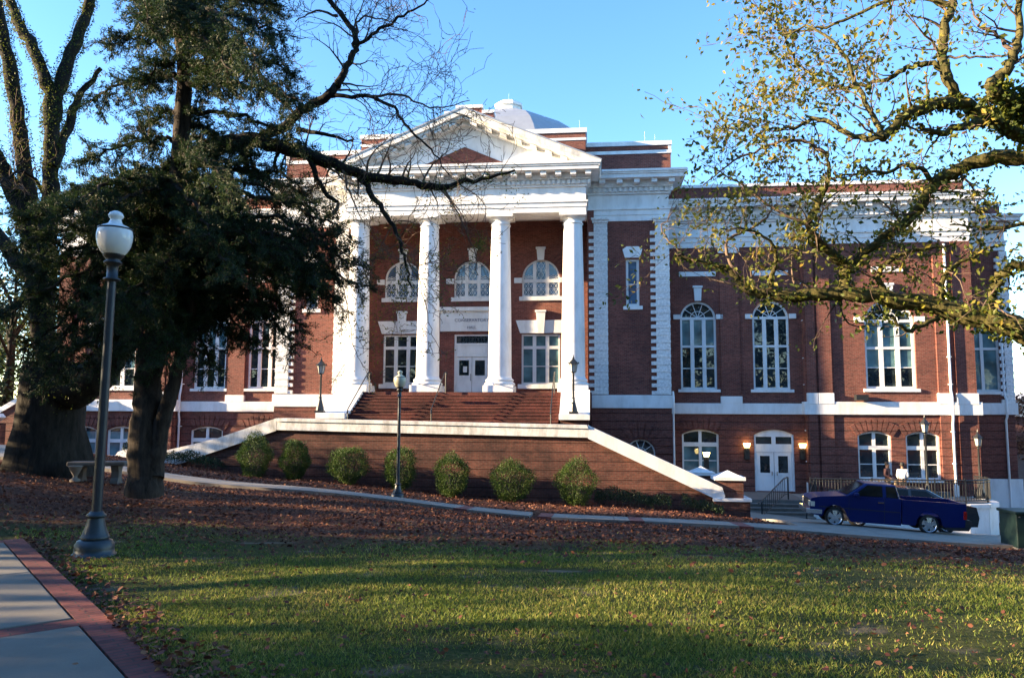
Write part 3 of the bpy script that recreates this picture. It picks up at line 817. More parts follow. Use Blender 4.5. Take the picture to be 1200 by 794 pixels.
# lit wall lamps
for wx, wv, wz in ((dx2 - 1.42, WV - .06, -1.55), (dx2 + 1.42, WV - .06, -1.55), (PX(827, SV, 530), SV - .1, -1.98)):
    o = hb(MB().box(wx - .13, wx + .13, wv - .10, wv, wz - .75, wz - .2).box(wx - .05, wx + .05, wv - .2, wv - .08, wz - .3, wz - .16), 'wall_lamp', 'black')
    sh = MB(); sh.add([(wx - .17, wv - .25, wz + .09), (wx + .17, wv - .25, wz + .09), (wx + .17, wv - .01, wz + .09), (wx - .17, wv - .01, wz + .09), (wx - .11, wv - .19, wz - .14), (wx + .11, wv - .19, wz - .14), (wx + .11, wv - .01, wz - .14), (wx - .11, wv - .01, wz - .14)],
                      [(0, 1, 2, 3), (4, 7, 6, 5), (0, 4, 5, 1), (1, 5, 6, 2), (2, 6, 7, 3), (3, 7, 4, 0)])
    hb(sh, 'lamp_shade', 'lit', o)
    ld_ = bpy.data.lights.new('lamp_glow', 'POINT'); ld_.energy = 1.8; ld_.color = (1, .66, .25); ld_.shadow_soft_size = .08
    lo_ = bpy.data.objects.new('lamp_glow', ld_); COL.objects.link(lo_); lo_.location = bw(wx, wv - .42, wz + .05)
hb(MB().box(PX(919, WV, 465), PX(932, WV, 465), WV - .55, WV - .2, PX(1, 1) * 0 + .86, 1.12) if False else MB().box(PX(1007, EV, 465) - .3, PX(1007, EV, 465) + .3, EV - .5, EV - .1, .80, 1.08), 'floodlight', 'black')
# downspouts
for px, v, zt_, zb_ in ((942, WV - .1, 8.9, -4.0), (1110.5, EV - .12, 8.9, -4.0), (212, WV - .1, 8.9, -3.1)):
    x = PX(px, v, 400 if px > 600 else 480)
    d = MB(); o_ = .14
    d.tube([(x, v - .10, zt_), (x, v - .10, 1.35), (x, v - .10 - o_ * .8, .95), (x, v - .10 - o_ * .8, -.1), (x, v - .14, -.4), (x, v - .14, zb_)], .062, 10)
    for z in (7, 5, 3, 1.6, -.8, -2.4): d.box(x - .09, x + .09, v - .15, v + .1, z, z + .05)
    d.box(x - .1, x + .1, v - .24, v, zb_, zb_ + .55)
    hb(d, 'downspout', 'white')
x = 10.80; hb(MB().tube([(x, SV - .05, 1.2), (x, SV - .3, .9), (x, SV - .3, .3), (x, SV - .12, .0), (x, SV - .12, -4.2)], .05, 8), 'downspout', 'white')
x = PX(1178, RV, 500); hb(MB().tube([(x, RV - .1, 8.5), (x, RV - .1, 1.2), (x, RV - .26, .9), (x, RV - .26, 0), (x, RV - .12, -.2), (x, RV - .12, -5)], .06, 8), 'downspout', 'white')

# --- dome
oct_ = [(7.4, 17.6), (6.9, 19.0), (6.2, 20.2), (5.4, 21.1), (4.3, 21.9), (2.9, 22.5), (1.9, 23.0), (1.1, 23.25)]
dm = MB(); dm.lathe(oct_, (.25, 18, 0), 8, False, math.pi / 8)
dome = hb(dm, 'dome', 'roofm')
hb(MB().lathe([(7.5, 12.5), (7.5, 17.3), (7.7, 17.3), (7.7, 17.62), (7.3, 17.62)], (.25, 18, 0), 8, False, math.pi / 8), 'drum', 'brick', dome)
hb(MB().lathe([(1.0, 23.1), (1.0, 23.66), (1.14, 23.7), (1.14, 23.88), (.85, 24.1), (.05, 24.18)], (.25, 18, 0), 8, False, math.pi / 8), 'lantern', 'white', dome)
hb(MB().tube([(.25, 18, 24.1), (.25, 18, 24.9)], .022, 6), 'lightning_rod', 'steel', dome)
for x, v, z in ((9.6, 2.5, 15.1), (6.0, 2, 15.68), (3.2, 15, 21.2), (6.3, 6, 15.7), (10.2, 3, 15.1)):
    hb(MB().tube([(x, v, z - .05), (x, v, z + .6)], .018, 5), 'lightning_rod', 'steel')
# ------------------------------------------------------------------ terrace wall in front of the portico steps
TW = -8.5
tb = bw(0, TW, -4.4)
terrace = empty('terrace_wall', 'long brick terrace wall with white coping that slopes down at both ends', 'wall', tb, -TH)
TO = (0, -TW, 4.4)


def tw(mb, name, mat, parent=None, bevel=0):
    return mb.build(name, M[mat], parent or terrace, TO, bevel)


zc = lambda x: -.365 - .0165 * x
w = MB()
w.prism([(-6.35, zc(-6.35) - .4), (6.4, zc(6.4) - .4), (11.3, -2.75), (11.9, -3.1), (11.9, -4.8), (-11.6, -4.0), (-11.6, -2.25)], 'y', TW, TW + .45)
tw(w, 'wall', 'terr')
k = MB()
k.prism([(-6.42, zc(-6.42)), (6.46, zc(6.46)), (6.46, zc(6.46) - .44), (-6.42, zc(-6.42) - .44)], 'y', TW - .14, TW + .6)
k.prism([(-6.36, zc(-6.4) + .05), (6.4, zc(6.4) + .05), (6.46, zc(6.46) - .08), (-6.42, zc(-6.42) - .08)], 'y', TW - .19, TW + .65)
tw(k, 'coping', 'cope', None, .02)
for s, xe, ze in ((1, 11.62, -2.78), (-1, -11.75, -1.98)):
    x0, z0 = s * 6.44, zc(s * 6.4) + .045
    k = MB().prism([(x0, z0), (xe, ze), (xe + s * .1, ze - .34), (xe, ze - .56), (xe - s * .25, ze - .46), (x0, z0 - .52)], 'y', TW - .14, TW + .6)
    tw(k, 'sloping_coping', 'white' if s > 0 else 'cope', None, .02)
# stair between the two right flank walls, and the rear flank wall with its own cap
for vv in (TW + 2.6,):
    w = MB(); w.prism([(6.4, zc(6.4) - .4), (11.1, -2.9), (11.1, -4.8), (6.4, -4.8)], 'y', vv, vv + .4); w.prism([(-6.4, zc(-6.4) - .4), (-13.8, -2.5), (-13.8, -4.0), (-6.4, -4.0)], 'y', vv, vv + .4)
    tw(w, 'rear_flank_wall', 'terr')
    k = MB(); k.prism([(-6.4, zc(-6.4)), (-13.5, -1.9), (-13.5, -2.3), (-6.4, zc(-6.4) - .4)], 'y', vv - .1, vv + .5); tw(k, 'rear_flank_coping', 'cope')
s_ = MB()
for i in range(14):
    s_.box(6.5 + i * .34, 6.5 + (i + 1) * .34, TW + .46, TW + 2.59, -4.7, -1.25 - i * .165); s_.box(-6.5 - (i + 1) * .34, -6.5 - i * .34, TW + .46, TW + 2.59, -4.2, -1.25 - i * .11)
tw(s_, 'side_stairs', 'stepb'); tw(MB().box(-6.5, 6.5, TW + .46, -5.5, -4, -1.3), 'terrace_floor', 'stepb')
for vv, x0, x1, zt in ((TW - .1, 11.36, 12.5, -2.50), (TW + 2.5, 10.75, 11.75, -2.52)):
    p = MB().box(x0 + .06, x1 - .06, vv + .06, vv + 1.0, -4.9, zt - .02)
    if vv < TW: p.box(x0 - .02, x1 + .16, vv - .04, vv + 1.15, -4.9, -3.32)
    o = tw(p, 'pier', 'terr')
    c = MB(); xm, ym = (x0 + x1) / 2, vv + .53
    c.box(x0 - .02, x1 + .02, vv - .02, vv + 1.08, zt - .02, zt + .11)
    c.add([(x0 + .06, vv + .06, zt + .11), (x1 - .06, vv + .06, zt + .11), (x1 - .06, vv + 1.0, zt + .11), (x0 + .06, vv + 1.0, zt + .11), (xm, ym, zt + .34)], [(0, 1, 4), (1, 2, 4), (2, 3, 4), (3, 0, 4)])
    tw(c, 'pier_cap', 'white', o)
    if vv < TW: tw(MB().box(x0 - .10, x1 + .22, vv - .10, vv + 1.2, -3.32, -3.2), 'pier_ledge', 'white', o, .01)

# white scrolled end block of the far left flank wall
eb = empty('coping_block', 'low rounded white masonry block beside the cedar trunk in front of basement windows', 'end block', bw(-14.4, -6.2, -2.9), -TH)
b = MB(); pr = [(-.75, 0), (-.72, .35), (-.55, .55), (-.42, .95), (-.30, 1.12), (0, 1.22), (.9, 1.22), (.9, 0)]
b.prism(pr, 'y', -.35, .35); b.build('block', M['white'], eb, (0, 0, 0), .05)
b = MB(); b.box(-.35, .9, -.38, .38, .82, .86); b.build('string_moulding', M['white'], eb)

# ------------------------------------------------------------------ far left side stair
ls = empty('side_stair', 'brick side stair with sloping white coping beyond the oak trunk', 'stair', bw(-26.4, 1, -3.2), -TH)
so = lambda mb, n, m, p=None: mb.build(n, M[m], p or ls, (26.4, -1, 3.2), .01)
so(MB().prism([(-29, -1.3), (-25.1, .72), (-24.5, .72), (-24.5, -3.2), (-29, -3.2)], 'y', .6, 1.2), 'flank_wall', 'rust')
so(MB().prism([(-29, -1.22), (-25.1, .98), (-24.7, .98), (-24.7, .68), (-25.1, .68), (-29, -1.52)], 'y', .5, 1.3), 'flank_coping', 'white')
so(MB().box(-29, -24.6, -1.6, -1.2, -3.2, -.6), 'front_wall', 'terr')
so(MB().prism([(-29, -.45), (-26.2, -.45), (-25.6, -.62), (-24.9, -.1), (-24.7, -.3), (-25.5, -.85), (-29, -.7)], 'y', -1.7, -1.1), 'front_coping', 'white')
fb = MB().lathe([(.10, .98), (.16, 1.02), (.09, 1.1), (.19, 1.22), (.22, 1.34), (.16, 1.5), (.05, 1.6), (.02, 1.7)], (-25.05, .9, 0), 14); so(fb, 'finial', 'globe2')

# ------------------------------------------------------------------ lamps
def globe_lamp(name, label, loc, globe, metal='lampblue', group=None, sc=1.0):
    root = empty(name, label, 'street lamp', loc, 0, group)
    B_ = MB().lathe([(.255, 0), (.255, .03), (.232, .035), (.225, .10), (.225, .15), (.205, .17), (.20, .195), (.16, .205), (.15, .215)], n=28)
    B_.build('base', M[metal], root)
    B2 = MB().lathe([(.165, .215), (.172, .235), (.160, .25), (.143, .29), (.115, .37), (.098, .44), (.09, .47)], n=32, flute=1, fdepth=.07)
    B2.lathe([(.10, .47), (.115, .485), (.115, .505), (.085, .53), (.072, .55)], n=24)
    B2.build('fluted_foot', M[metal], root)
    P = MB().lathe([(.060, .54), (.057, 1.5), (.054, 2.6), (.052, 3.46)], n=24, flute=1, fdepth=.10); P.build('pole', M['lampdark'], root)
    H = MB().lathe([(.062, 3.44), (.10, 3.455), (.10, 3.475), (.066, 3.49), (.066, 3.62), (.075, 3.65), (.105, 3.67), (.11, 3.69), (.08, 3.71), (.10, 3.74), (.125, 3.77), (.125, 3.79)], n=24); H.build('neck', M['black'], root)
    G = MB().lathe([(.12, 3.785), (.155, 3.82), (.195, 3.90), (.213, 3.99), (.214, 4.05), (.205, 4.10), (.20, 4.115)], n=36); g = G.build('globe', M[globe], root)
    MB().lathe([(.203, 4.108), (.208, 4.112), (.208, 4.128), (.19, 4.13)], n=36).build('band', M['black'], root)
    T = MB().lathe([(.185, 4.125), (.165, 4.15), (.12, 4.17), (.085, 4.19), (.07, 4.225), (.065, 4.25), (.09, 4.275), (.093, 4.295), (.075, 4.33), (.04, 4.352), (.012, 4.36)], n=30); T.build('cap', M[globe], root)
    root.scale = (sc, sc, sc)
    return root


p = at(110, 649, 9.4); l1 = globe_lamp('lamp_post', 'tall blue grey lamp post with white acorn globe, standing on the lawn', (p.x, p.y, gz(p.x, p.y) - .01), 'globe', sc=.965)
l1.rotation_euler = (R(.4), R(.75), 0)
p = at(466, 582, 25.6); l2 = globe_lamp('lamp_post', 'slim dark lamp post with yellowed globe among the round shrubs', (p.x, p.y, gz(p.x, p.y) - .01), 'globe2', 'black', sc=.97)


def lantern(label, loc, h, sc=1.0, group=None):
    root = empty('lantern_post', label, 'lantern', loc, 0, group)
    b = MB(); b.box(-.21, .21, -.21, .21, 0, .12); b.lathe([(.20, .12), (.19, .2), (.13, .42), (.085, .62), (.07, .70), (.085, .73), (.06, .78)], n=8, smooth=False, a0=math.pi / 8)
    b.build('base', M['black'], root)
    MB().lathe([(.055, .76), (.045, h - .95), (.06, h - .93), (.06, h - .90), (.035, h - .88)], n=12).build('pole', M['black'], root)
    c = MB(); z = h - .88
    c.lathe([(.04, z), (.12, z + .04), (.135, z + .07)], n=6, smooth=False)
    for i in range(6):
        a = 2 * math.pi * i / 6; q = 2 * math.pi * (i + 1) / 6
        c.bar((.13 * math.cos(a), .13 * math.sin(a), z + .06), (.20 * math.cos(a), .20 * math.sin(a), z + .45), .02)
        c.bar((.20 * math.cos(a), .20 * math.sin(a), z + .45), (.20 * math.cos(q), .20 * math.sin(q), z + .45), .025)
    c.lathe([(.27, z + .44), (.25, z + .47), (.16, z + .56), (.07, z + .66), (.045, z + .68), (.06, z + .72), (.03, z + .76), (.008, z + .88)], n=6, smooth=False)
    for i in range(6):
        a = 2 * math.pi * i / 6; c.add([(.25 * math.cos(a) + dx_ * .03, .25 * math.sin(a), z + .46 + dz) for dx_, dz in ((-1, 0), (1, 0), (0, .1))], [(0, 1, 2)])
    c.build('lantern_frame', M['black'], root)
    MB().lathe([(.122, z + .07), (.19, z + .44)], n=6, smooth=False).build('lantern_glass', M['lampglass'], root)
    root.scale = (sc,) * 3
    return root


x, z = onb(375, 481, -3.45); lantern('black lantern post on the left white stair cheek, beside the lower steps', bw(x, -3.45, .015), 2.72)
x, z = onb(672, 486, -3.45); lantern('black lantern post on the right white stair cheek, in front of the last column', bw(x, -3.45, .015), 2.78)
PZ = -3.98
x, z = onb(1088, 590, -1.2); lantern('black lantern post on the railed plaza behind the blue truck', bw(x, -1.2, PZ), 4.05)
x, z = onb(1150, 590, 1.0); lantern('black lantern post by the brick corner, near the curved end of the railing', bw(x, 1.0, PZ), 3.35)

# ------------------------------------------------------------------ handrails on the front steps
def handrail(x, label, v0=-4.6, v1=-1.2, r=.028):
    z0, z1 = 1.1 - .16 * (-1.02 - v0) / .33, 1.1
    root = empty('handrail', label, 'handrail', bw(x, v0, z0 - .1), -TH)
    m = MB(); L = v1 - v0; rise = z1 - z0 + .1
    m.tube([(0, -.12, .75), (0, 0, .95), (0, L - .3, rise + .95), (0, L, rise + 1.0), (0, L + .25, rise + 1.0), (0, L + .28, rise + .9)], r, 8); m.build('rail', M['black'], root)
    for y in (0, L): MB().tube([(0, y, 0 if y == 0 else rise - .05), (0, y, .93 if y == 0 else rise + .98)], r, 8).build('post', M['black'], root)


handrail(-4.7, 'black handrail beside the left stair cheek'); handrail(-.75, 'black handrail in the middle of the front steps before the door'); handrail(4.75, 'thin black handrail beside the right stair cheek')

# ------------------------------------------------------------------ railed plaza at the lower door
pz = empty('entrance_plaza', 'low paved entrance plaza with stone steps and curved white retaining wall', 'plaza', bw(18, -1.5, -5.6), -TH)
po = lambda mb, n, m, p=None, bv=0: mb.build(n, M[m], p or pz, (-18, 1.5, 5.6), bv)
xs0, xs1 = 13.05, 16.7
po(MB().box(12.6, xs1 + .02, -1.4, 2.42, -5.6, PZ), 'landing', 'stone2')
stp = MB()
for i in range(5): stp.box(xs0, xs1, -1.4 - .34 * (i + 1), -1.4 - .34 * i - .002, -5.6, PZ - .155 * (i + 1)); stp.box(xs0 - .01, xs1 + .01, -1.44 - .34 * (i + 1), -1.4 - .34 * i, PZ - .155 * (i + 1) - .05, PZ - .155 * (i + 1) + .002)
po(stp, 'steps', 'stone2')
po(MB().box(12.55, 13.02, -3.3, -1.35, -5.6, PZ - .05), 'step_flank', 'stone2')
edge = [(16.7, -1.95), (22.2, -1.95), (23.4, -1.85), (24.2, -1.5), (24.75, -.9), (25.0, 0), (25.0, 1.9)]
edge = [(a if a <= 22.2 else 22.2 + (a - 22.2) * 1.22, b) for a, b in edge]
mp = MB(); mp.prism([(16.7, 1.9)] + edge, 'z', -5.6, PZ - .02); po(mp, 'paving', 'conc')
cw = MB()
for (a, b) in zip(edge, edge[1:]):
    cw.bar((a[0], a[1] - .05, (PZ - 5.9) / 2), (b[0], b[1] - .05, (PZ - 5.9) / 2), .2, abs(PZ + 5.9) - .18)
    cw.bar((a[0], a[1] - .07, PZ - .1), (b[0], b[1] - .07, PZ - .1), .3, .17)
po(cw, 'retaining_wall', 'white')
po(MB().box(18.6, 24.3, 1.2, 1.8, PZ, PZ + .22), 'window_well_kerb', 'stone')

rl = empty('plaza_railing', 'black iron railing with close balusters around the plaza, curving at its right end', 'railing', bw(20, -1.9, PZ), -TH)
ro = lambda mb, n, m, p=None: mb.build(n, M[m], p or rl, (-20, 1.9, -PZ))
path = [Vector((a if a <= 22.2 else 22.2 + (a - 22.2) * 1.22, b, 0)) for a, b in [(16.75, -1.85), (22.2, -1.85), (22.9, -1.83), (23.4, -1.74), (23.85, -1.58), (24.2, -1.36), (24.45, -1.1), (24.65, -.8), (24.78, -.4), (24.84, 0), (24.84, 1.2)]]
pr_ = MB()
for zz, rr in ((1.05, .035), (.93, .022), (.12, .024)): pr_.tube([(q.x, q.y, PZ + zz) for q in path], rr, 6)
ro(pr_, 'rail', 'black')
bl = MB(); L = 0; seg = 0; acc = []
tot = sum((b - a).length for a, b in zip(path, path[1:])); nb = 78
for i in range(nb + 1):
    d = tot * i / nb; k = 0
    for a, b in zip(path, path[1:]):
        l_ = (b - a).length
        if d <= l_ + 1e-6: q = a + (b - a) * (d / l_); break
        d -= l_
    acc.append(q)
for i, q in enumerate(acc):
    if i % 10 == 0: ro(MB().box(q.x - .028, q.x + .028, q.y - .028, q.y + .028, PZ, PZ + 1.12), 'post', 'black')
    else: bl.tube([(q.x, q.y, PZ + .12), (q.x, q.y, PZ + 1.04)], .015, 5)
ro(bl, 'balusters', 'black')
tp = empty('wooden_rail', 'short tan rail section catching sun behind the truck cab', 'rail', bw(20.3, -1.55, PZ), -TH)
m = MB(); m.box(-.75, .75, -.03, .03, .98, 1.06); m.build('top_rail', M['tan'], tp)
for x in (-.72, -.36, 0, .36, .72): MB().box(x - .03, x + .03, -.025, .025, 0, .98).build('post', M['tan'], tp)
for xr, sx_, lab in ((14.25, .83, 'black iron stair railing rising towards the lower white double door'), (16.2, .5, 'black iron stair railing partly hidden behind the truck bonnet')):
    s_ = empty('stair_railing', lab, 'railing', bw(xr, -3.1, PZ - .775), -TH)
    K_ = lambda y, z: (y * sx_, y, z)
    r_ = MB(); r_.tube([K_(-.25, .80), K_(0, .88), K_(1.7, 1.78), K_(2.0, 1.82)], .032, 6); r_.tube([K_(0, .2), K_(1.7, 1.02), K_(2.0, 1.05)], .022, 6); r_.build('rail', M['black'], s_)
    bb = MB()
    for i in range(1, 13): y = i * .145; bb.tube([K_(y, .2 + y * .482), K_(y, .88 + y * .52)], .014, 5)
    bb.build('balusters', M['black'], s_)
    for y, a, b in ((0, -.1, .88), (2.0, .775, 1.82)): MB().box(y * sx_ - .03, y * sx_ + .03, y - .03, y + .03, a, b).build('post', M['black'], s_)

# ------------------------------------------------------------------ vehicles
def arcpts(cx, cz, r, a0, a1, n=12): return [(cx + r * math.cos(R(a0 + (a1 - a0) * i / n)), cz + r * math.sin(R(a0 + (a1 - a0) * i / n))) for i in range(n + 1)]


def wheel(parent, x, y, side, r=.315, w=.21, rim=.255):
    """side -1: outer face towards -y"""
    t = MB(); pr = [(rim - .01, -w / 2), (r - .03, -w / 2), (r, -w / 2 + .035), (r, w / 2 - .035), (r - .03, w / 2), (rim - .01, w / 2)]
    n = 32; vs = []; fs = []
    for rr, yy in pr:
        for i in range(n): a = 2 * math.pi * i / n; vs.append((rr * math.cos(a), yy, rr * math.sin(a)))
    for j in range(len(pr) - 1):
        for i in range(n): fs.append((j * n + i, j * n + (i + 1) % n, (j + 1) * n + (i + 1) % n, (j + 1) * n + i))
    t.add(vs, fs, True)
    root = t.build('wheel', M['tyre'], parent, loc=(x, y, r))
    k = MB(); f = side * w / 2
    k.add([((rim if j == 0 else rim * .86) * math.cos(2 * math.pi * i / n), f * (1.0 if j == 0 else .7), (rim if j == 0 else rim * .86) * math.sin(2 * math.pi * i / n)) for j in (0, 1) for i in range(n)], [(i, (i + 1) % n, n + (i + 1) % n, n + i) for i in range(n)], True)
    for i in range(5):
        a = 2 * math.pi * i / 5 + .3; c, s_ = math.cos(a), math.sin(a); ww0, ww1 = .055, .085
        q = []
        for rr, ww, ff in ((.05, ww0, 1.0), (rim * .9, ww1, .86)):
            for sg in (-1, 1):
                q.append((rr * c - sg * ww * s_, f * ff, rr * s_ + sg * ww * c)); q.append((rr * c - sg * ww * s_, f * (ff - .25), rr * s_ + sg * ww * c))
        k.add(q, [(0, 2, 6, 4), (1, 5, 7, 3), (0, 4, 5, 1), (2, 3, 7, 6)])
    k.add([(.07 * math.cos(2 * math.pi * i / 16), f * 1.05, .07 * math.sin(2 * math.pi * i / 16)) for i in range(16)], [tuple(range(16))])
    k.build('rim', M['alloy'], root)
    d = MB(); d.add([(rim * .95 * math.cos(2 * math.pi * i / 20), f * .4, rim * .95 * math.sin(2 * math.pi * i / 20)) for i in range(20)], [tuple(range(20))]); d.build('brake_disc', M['plastic'], root)
    return root


def glasshouse(parent, name, mat, bot, top, wb, wt):
    """tapered cab: bot/top are (x0, x1, z), wb/wt half widths"""
    m = MB(); m.add([(bot[0], -wb, bot[2]), (bot[1], -wb, bot[2]), (bot[1], wb, bot[2]), (bot[0], wb, bot[2]), (top[0], -wt, top[2]), (top[1], -wt, top[2]), (top[1], wt, top[2]), (top[0], wt, top[2])],
                    [(0, 3, 2, 1), (4, 5, 6, 7), (0, 1, 5, 4), (1, 2, 6, 5), (2, 3, 7, 6), (3, 0, 4, 7)])
    return m.build(name, M[mat], parent, (0, 0, 0), .05)


def side_glass(parent, poly, bot, top, wb, wt, name='side_window'):
    """flat polygons (x, z) laid on both tilted cab sides, 6 mm proud"""
    for sg in (-1, 1):
        m = MB(); vs = []
        for x, z in poly:
            t = (z - bot[2]) / (top[2] - bot[2]); vs.append((x, sg * (wb + (wt - wb) * t + .006), z))
        m.add(vs, [tuple(range(len(poly)))]); m.build(name, M['carglass'], parent)


# blue pickup: x from the nose (0) to the tail, y < 0 is the side seen
q1, q2 = at(979, 622, 24.72), at(1089, 628, 24.14)
ax = Vector((q2.x - q1.x, q2.y - q1.y, 0)).normalized(); ang = math.atan2(ax.y, ax.x)
lat = Vector((-ax.y, ax.x, 0)); wb_ = 2.98
org = Vector((q1.x, q1.y, 0)) - ax * .92 + lat * .80
zf, zr = gz(q1.x, q1.y) + .012, gz(q2.x, q2.y) + .012
tilt = math.atan2(zf - zr, wb_)
truck = empty('pickup_truck', 'lowered dark blue pickup truck with silver five spoke wheels', 'truck', (org.x, org.y, zf + math.tan(tilt) * .92))
truck.rotation_euler = (0, tilt, ang)
ZA = .335
fp = [(.12, .36), (.10, .60), (.14, .86), (.40, .93), (1.22, 1.015), (3.02, 1.035), (3.02, .20), (1.42, .20)] + arcpts(.92, .315, .385, 0, 180, 14)[1:-1] + [(.50, .30)]
MB().prism(fp, 'y', -.815, .815).build('body', M['blue'], truck, (0, 0, 0), .035)
bed = MB(); bp_ = [(3.05, .24), (3.46, .24)] + [(p_[0], p_[1]) for p_ in arcpts(3.89, .315, .40, 180, 0, 14)][0:] + [(4.34, .26), (4.98, .30), (5.02, 1.035), (3.05, 1.03)]
for y0, y1 in ((-.815, -.74), (.74, .815)): bed.prism(bp_, 'y', y0, y1)
bed.box(3.05, 5.0, -.74, .74, .52, .58); bed.box(3.05, 3.11, -.74, .74, .55, 1.03); bed.box(4.95, 5.02, -.74, .74, .40, 1.03); bed.box(3.30, 4.48, -.60, .60, .30, .52)
bed.build('bed', M['blue'], truck, (0, 0, 0), .015)
GB, GT = (1.24, 3.0, 1.0), (1.93, 2.88, 1.455)
glasshouse(truck, 'cab', 'blue', GB, GT, .80, .66)
side_glass(truck, [(1.52, 1.045), (2.44, 1.055), (2.44, 1.40), (1.97, 1.40)], GB, GT, .80, .66, 'door_window'); side_glass(truck, [(2.55, 1.055), (2.93, 1.055), (2.85, 1.40), (2.55, 1.40)], GB, GT, .80, .66, 'quarter_window')
MB().add([(1.30, -.70, 1.045), (1.30, .70, 1.045), (1.87, .60, 1.425), (1.87, -.60, 1.425)], [(0, 1, 2, 3)]).build('windscreen', M['carglass'], truck, (-.008, 0, .012))
MB().add([(2.992, -.66, 1.06), (2.992, .66, 1.06), (2.905, .56, 1.41), (2.905, -.56, 1.41)], [(0, 1, 2, 3)]).build('rear_window', M['carglass'], truck, (.006, 0, 0))
MB().box(1.36, 1.37, -.818, -.81, .25, 1.0).box(2.49, 2.5, -.818, -.81, .25, 1.03).box(.4, 2.98, -.822, -.812, .60, .625).build('door_seam', M['plastic'], truck)
MB().box(2.28, 2.46, -.845, -.815, .86, .90).build('door_handle', M['steel'], truck)
MB().box(1.50, 1.66, -.98, -.82, 1.02, 1.14).build('wing_mirror', M['blue'], truck, (0, 0, 0), .03)
MB().box(-.02, .16, -.80, .80, .36, .52).box(.02, .5, -.822, -.80, .37, .51).build('front_bumper', M['steel'], truck, (0, 0, 0), .03)
MB().box(.09, .13, -.5, .5, .58, .80).build('grille', M['plastic'], truck)
for sg in (-1, 1):
    xa, xb = sorted((sg * .52, sg * .80)); MB().box(.085, .14, xa, xb, .60, .78).box(.12, .26, sg * .80 - .02, sg * .80 + .02, .60, .76).build('headlight', M['clear'], truck, (0, 0, 0), .012)
    xa, xb = sorted((sg * .66, sg * .83)); MB().box(4.93, 5.035, xa, xb, .55, .80).build('tail_light', M['redlens'], truck, (0, 0, 0), .01)
MB().prism([(4.32, .28), (4.98, .30), (5.0, .55), (5.18, .52), (5.2, .38), (5.1, .20), (4.45, .16)], 'y', -.80, .80).build('rear_bumper', M['plastic'], truck, (0, 0, 0), .02)
for wx in (.92, 3.89):
    for sg in (-1, 1): wheel(truck, wx, sg * .70, sg, .305, .21, .24)

truck.scale = (.92, .95, .97); truck.location = org + ax * .07 * .92 + Vector((0, 0, zf + math.tan(tilt) * .92 * .93))
# black car parked behind it
q1, q2 = at(1005, 622, 26.75), at(1101, 627, 26.45)
ax = Vector((q2.x - q1.x, q2.y - q1.y, 0)).normalized(); ang = math.atan2(ax.y, ax.x); lat = Vector((-ax.y, ax.x, 0))
org = Vector((q1.x, q1.y, 0)) - ax * .95 + lat * .78
zf, zr = gz(q1.x, q1.y) + .012, gz(q2.x, q2.y) + .012; tilt = math.atan2(zf - zr, 2.85)
car = empty('parked_car', 'black sedan parked behind the blue truck, only its roofline and wheels showing', 'car', (org.x, org.y, zf + math.tan(tilt) * .95)); car.rotation_euler = (0, tilt, ang)
cp = [(0, .35), (.05, .62), (.5, .78), (1.35, .92), (4.0, .98), (4.75, .95), (4.85, .6), (4.8, .3), (4.12, .24)] + arcpts(3.8, .3, .36, 0, 180)[1:-1] + [(3.4, .22), (1.33, .22)] + arcpts(.95, .3, .36, 0, 180)[1:-1] + [(.55, .25)]
MB().prism(cp, 'y', -.83, .83).build('body', M['carblack'], car, (0, 0, 0), .05)
CB, CT = (1.3, 4.25, .92), (2.15, 3.25, 1.42); glasshouse(car, 'roof', 'carblack', CB, CT, .80, .60)
side_glass(car, [(1.62, .97), (2.62, .98), (2.62, 1.36), (2.2, 1.36)], CB, CT, .80, .60); side_glass(car, [(2.72, .98), (3.75, 1.0), (3.2, 1.36), (2.72, 1.36)], CB, CT, .80, .60)
for wx in (.95, 3.8):
    for sg in (-1, 1): wheel(car, wx, sg * .73, sg, .31, .2, .22)

# ------------------------------------------------------------------ green box, bench, urn
p = at(1176, 651, 21.2); gx, gy = p.x + .40, p.y; g0 = gz(gx + .7, gy + .4)
gb = empty('utility_box', 'dark green steel utility box at the pavement edge, right of the truck', 'utility box', (gx, gy, g0), -TH)
MB().box(0, 1.5, 0, .95, -.3, .06).build('plinth', M['conc'], gb)
MB().box(.02, 1.48, .03, .93, .06, .96).build('cabinet', M['dgreen'], gb, (0, 0, 0), .02)
MB().box(-.03, 1.53, -.03, .98, .96, 1.04).build('lid', M['dgreen'], gb, (0, 0, 0), .02)
MB().box(.745, .755, .02, .032, .1, .95).box(.66, .70, 0, .03, .5, .6).build('door_latch', M['black'], gb)
MB().lathe([(.03, 0), (.03, .02)], (.1, .02, .88), 10).build('bolt', M['steel'], gb)

p = at(115, 567, 17.6); bx, by = p.x, p.y; b0 = gz(bx, by)
bn = empty('stone_bench', 'weathered grey stone bench under the cedar, behind the lamp post', 'bench', (bx, by, b0), R(8))
MB().box(-.62, .62, -.22, .22, .40, .50).build('seat', M['stone'], bn, (0, 0, 0), .03)
for x in (-.38, .38):
    MB().prism([(-.17, 0), (.17, 0), (.15, .08), (.10, .14), (.10, .27), (.16, .40), (-.16, .40), (-.10, .27), (-.10, .14), (-.15, .08)], 'x', x - .08, x + .08).build('leg', M['stone'], bn, (0, 0, 0), .015)
p = at(88, 560, 17.3); u0 = gz(p.x, p.y)
ur = empty('stone_pedestal', 'small pale goblet shaped stone at the left end of the bench', 'pedestal', (p.x, p.y, u0))
MB().lathe([(.11, 0), (.11, .04), (.05, .08), (.045, .13), (.09, .20), (.14, .32), (.16, .34), (.13, .35)], n=18).build('pedestal_bowl', M['conc'], ur)

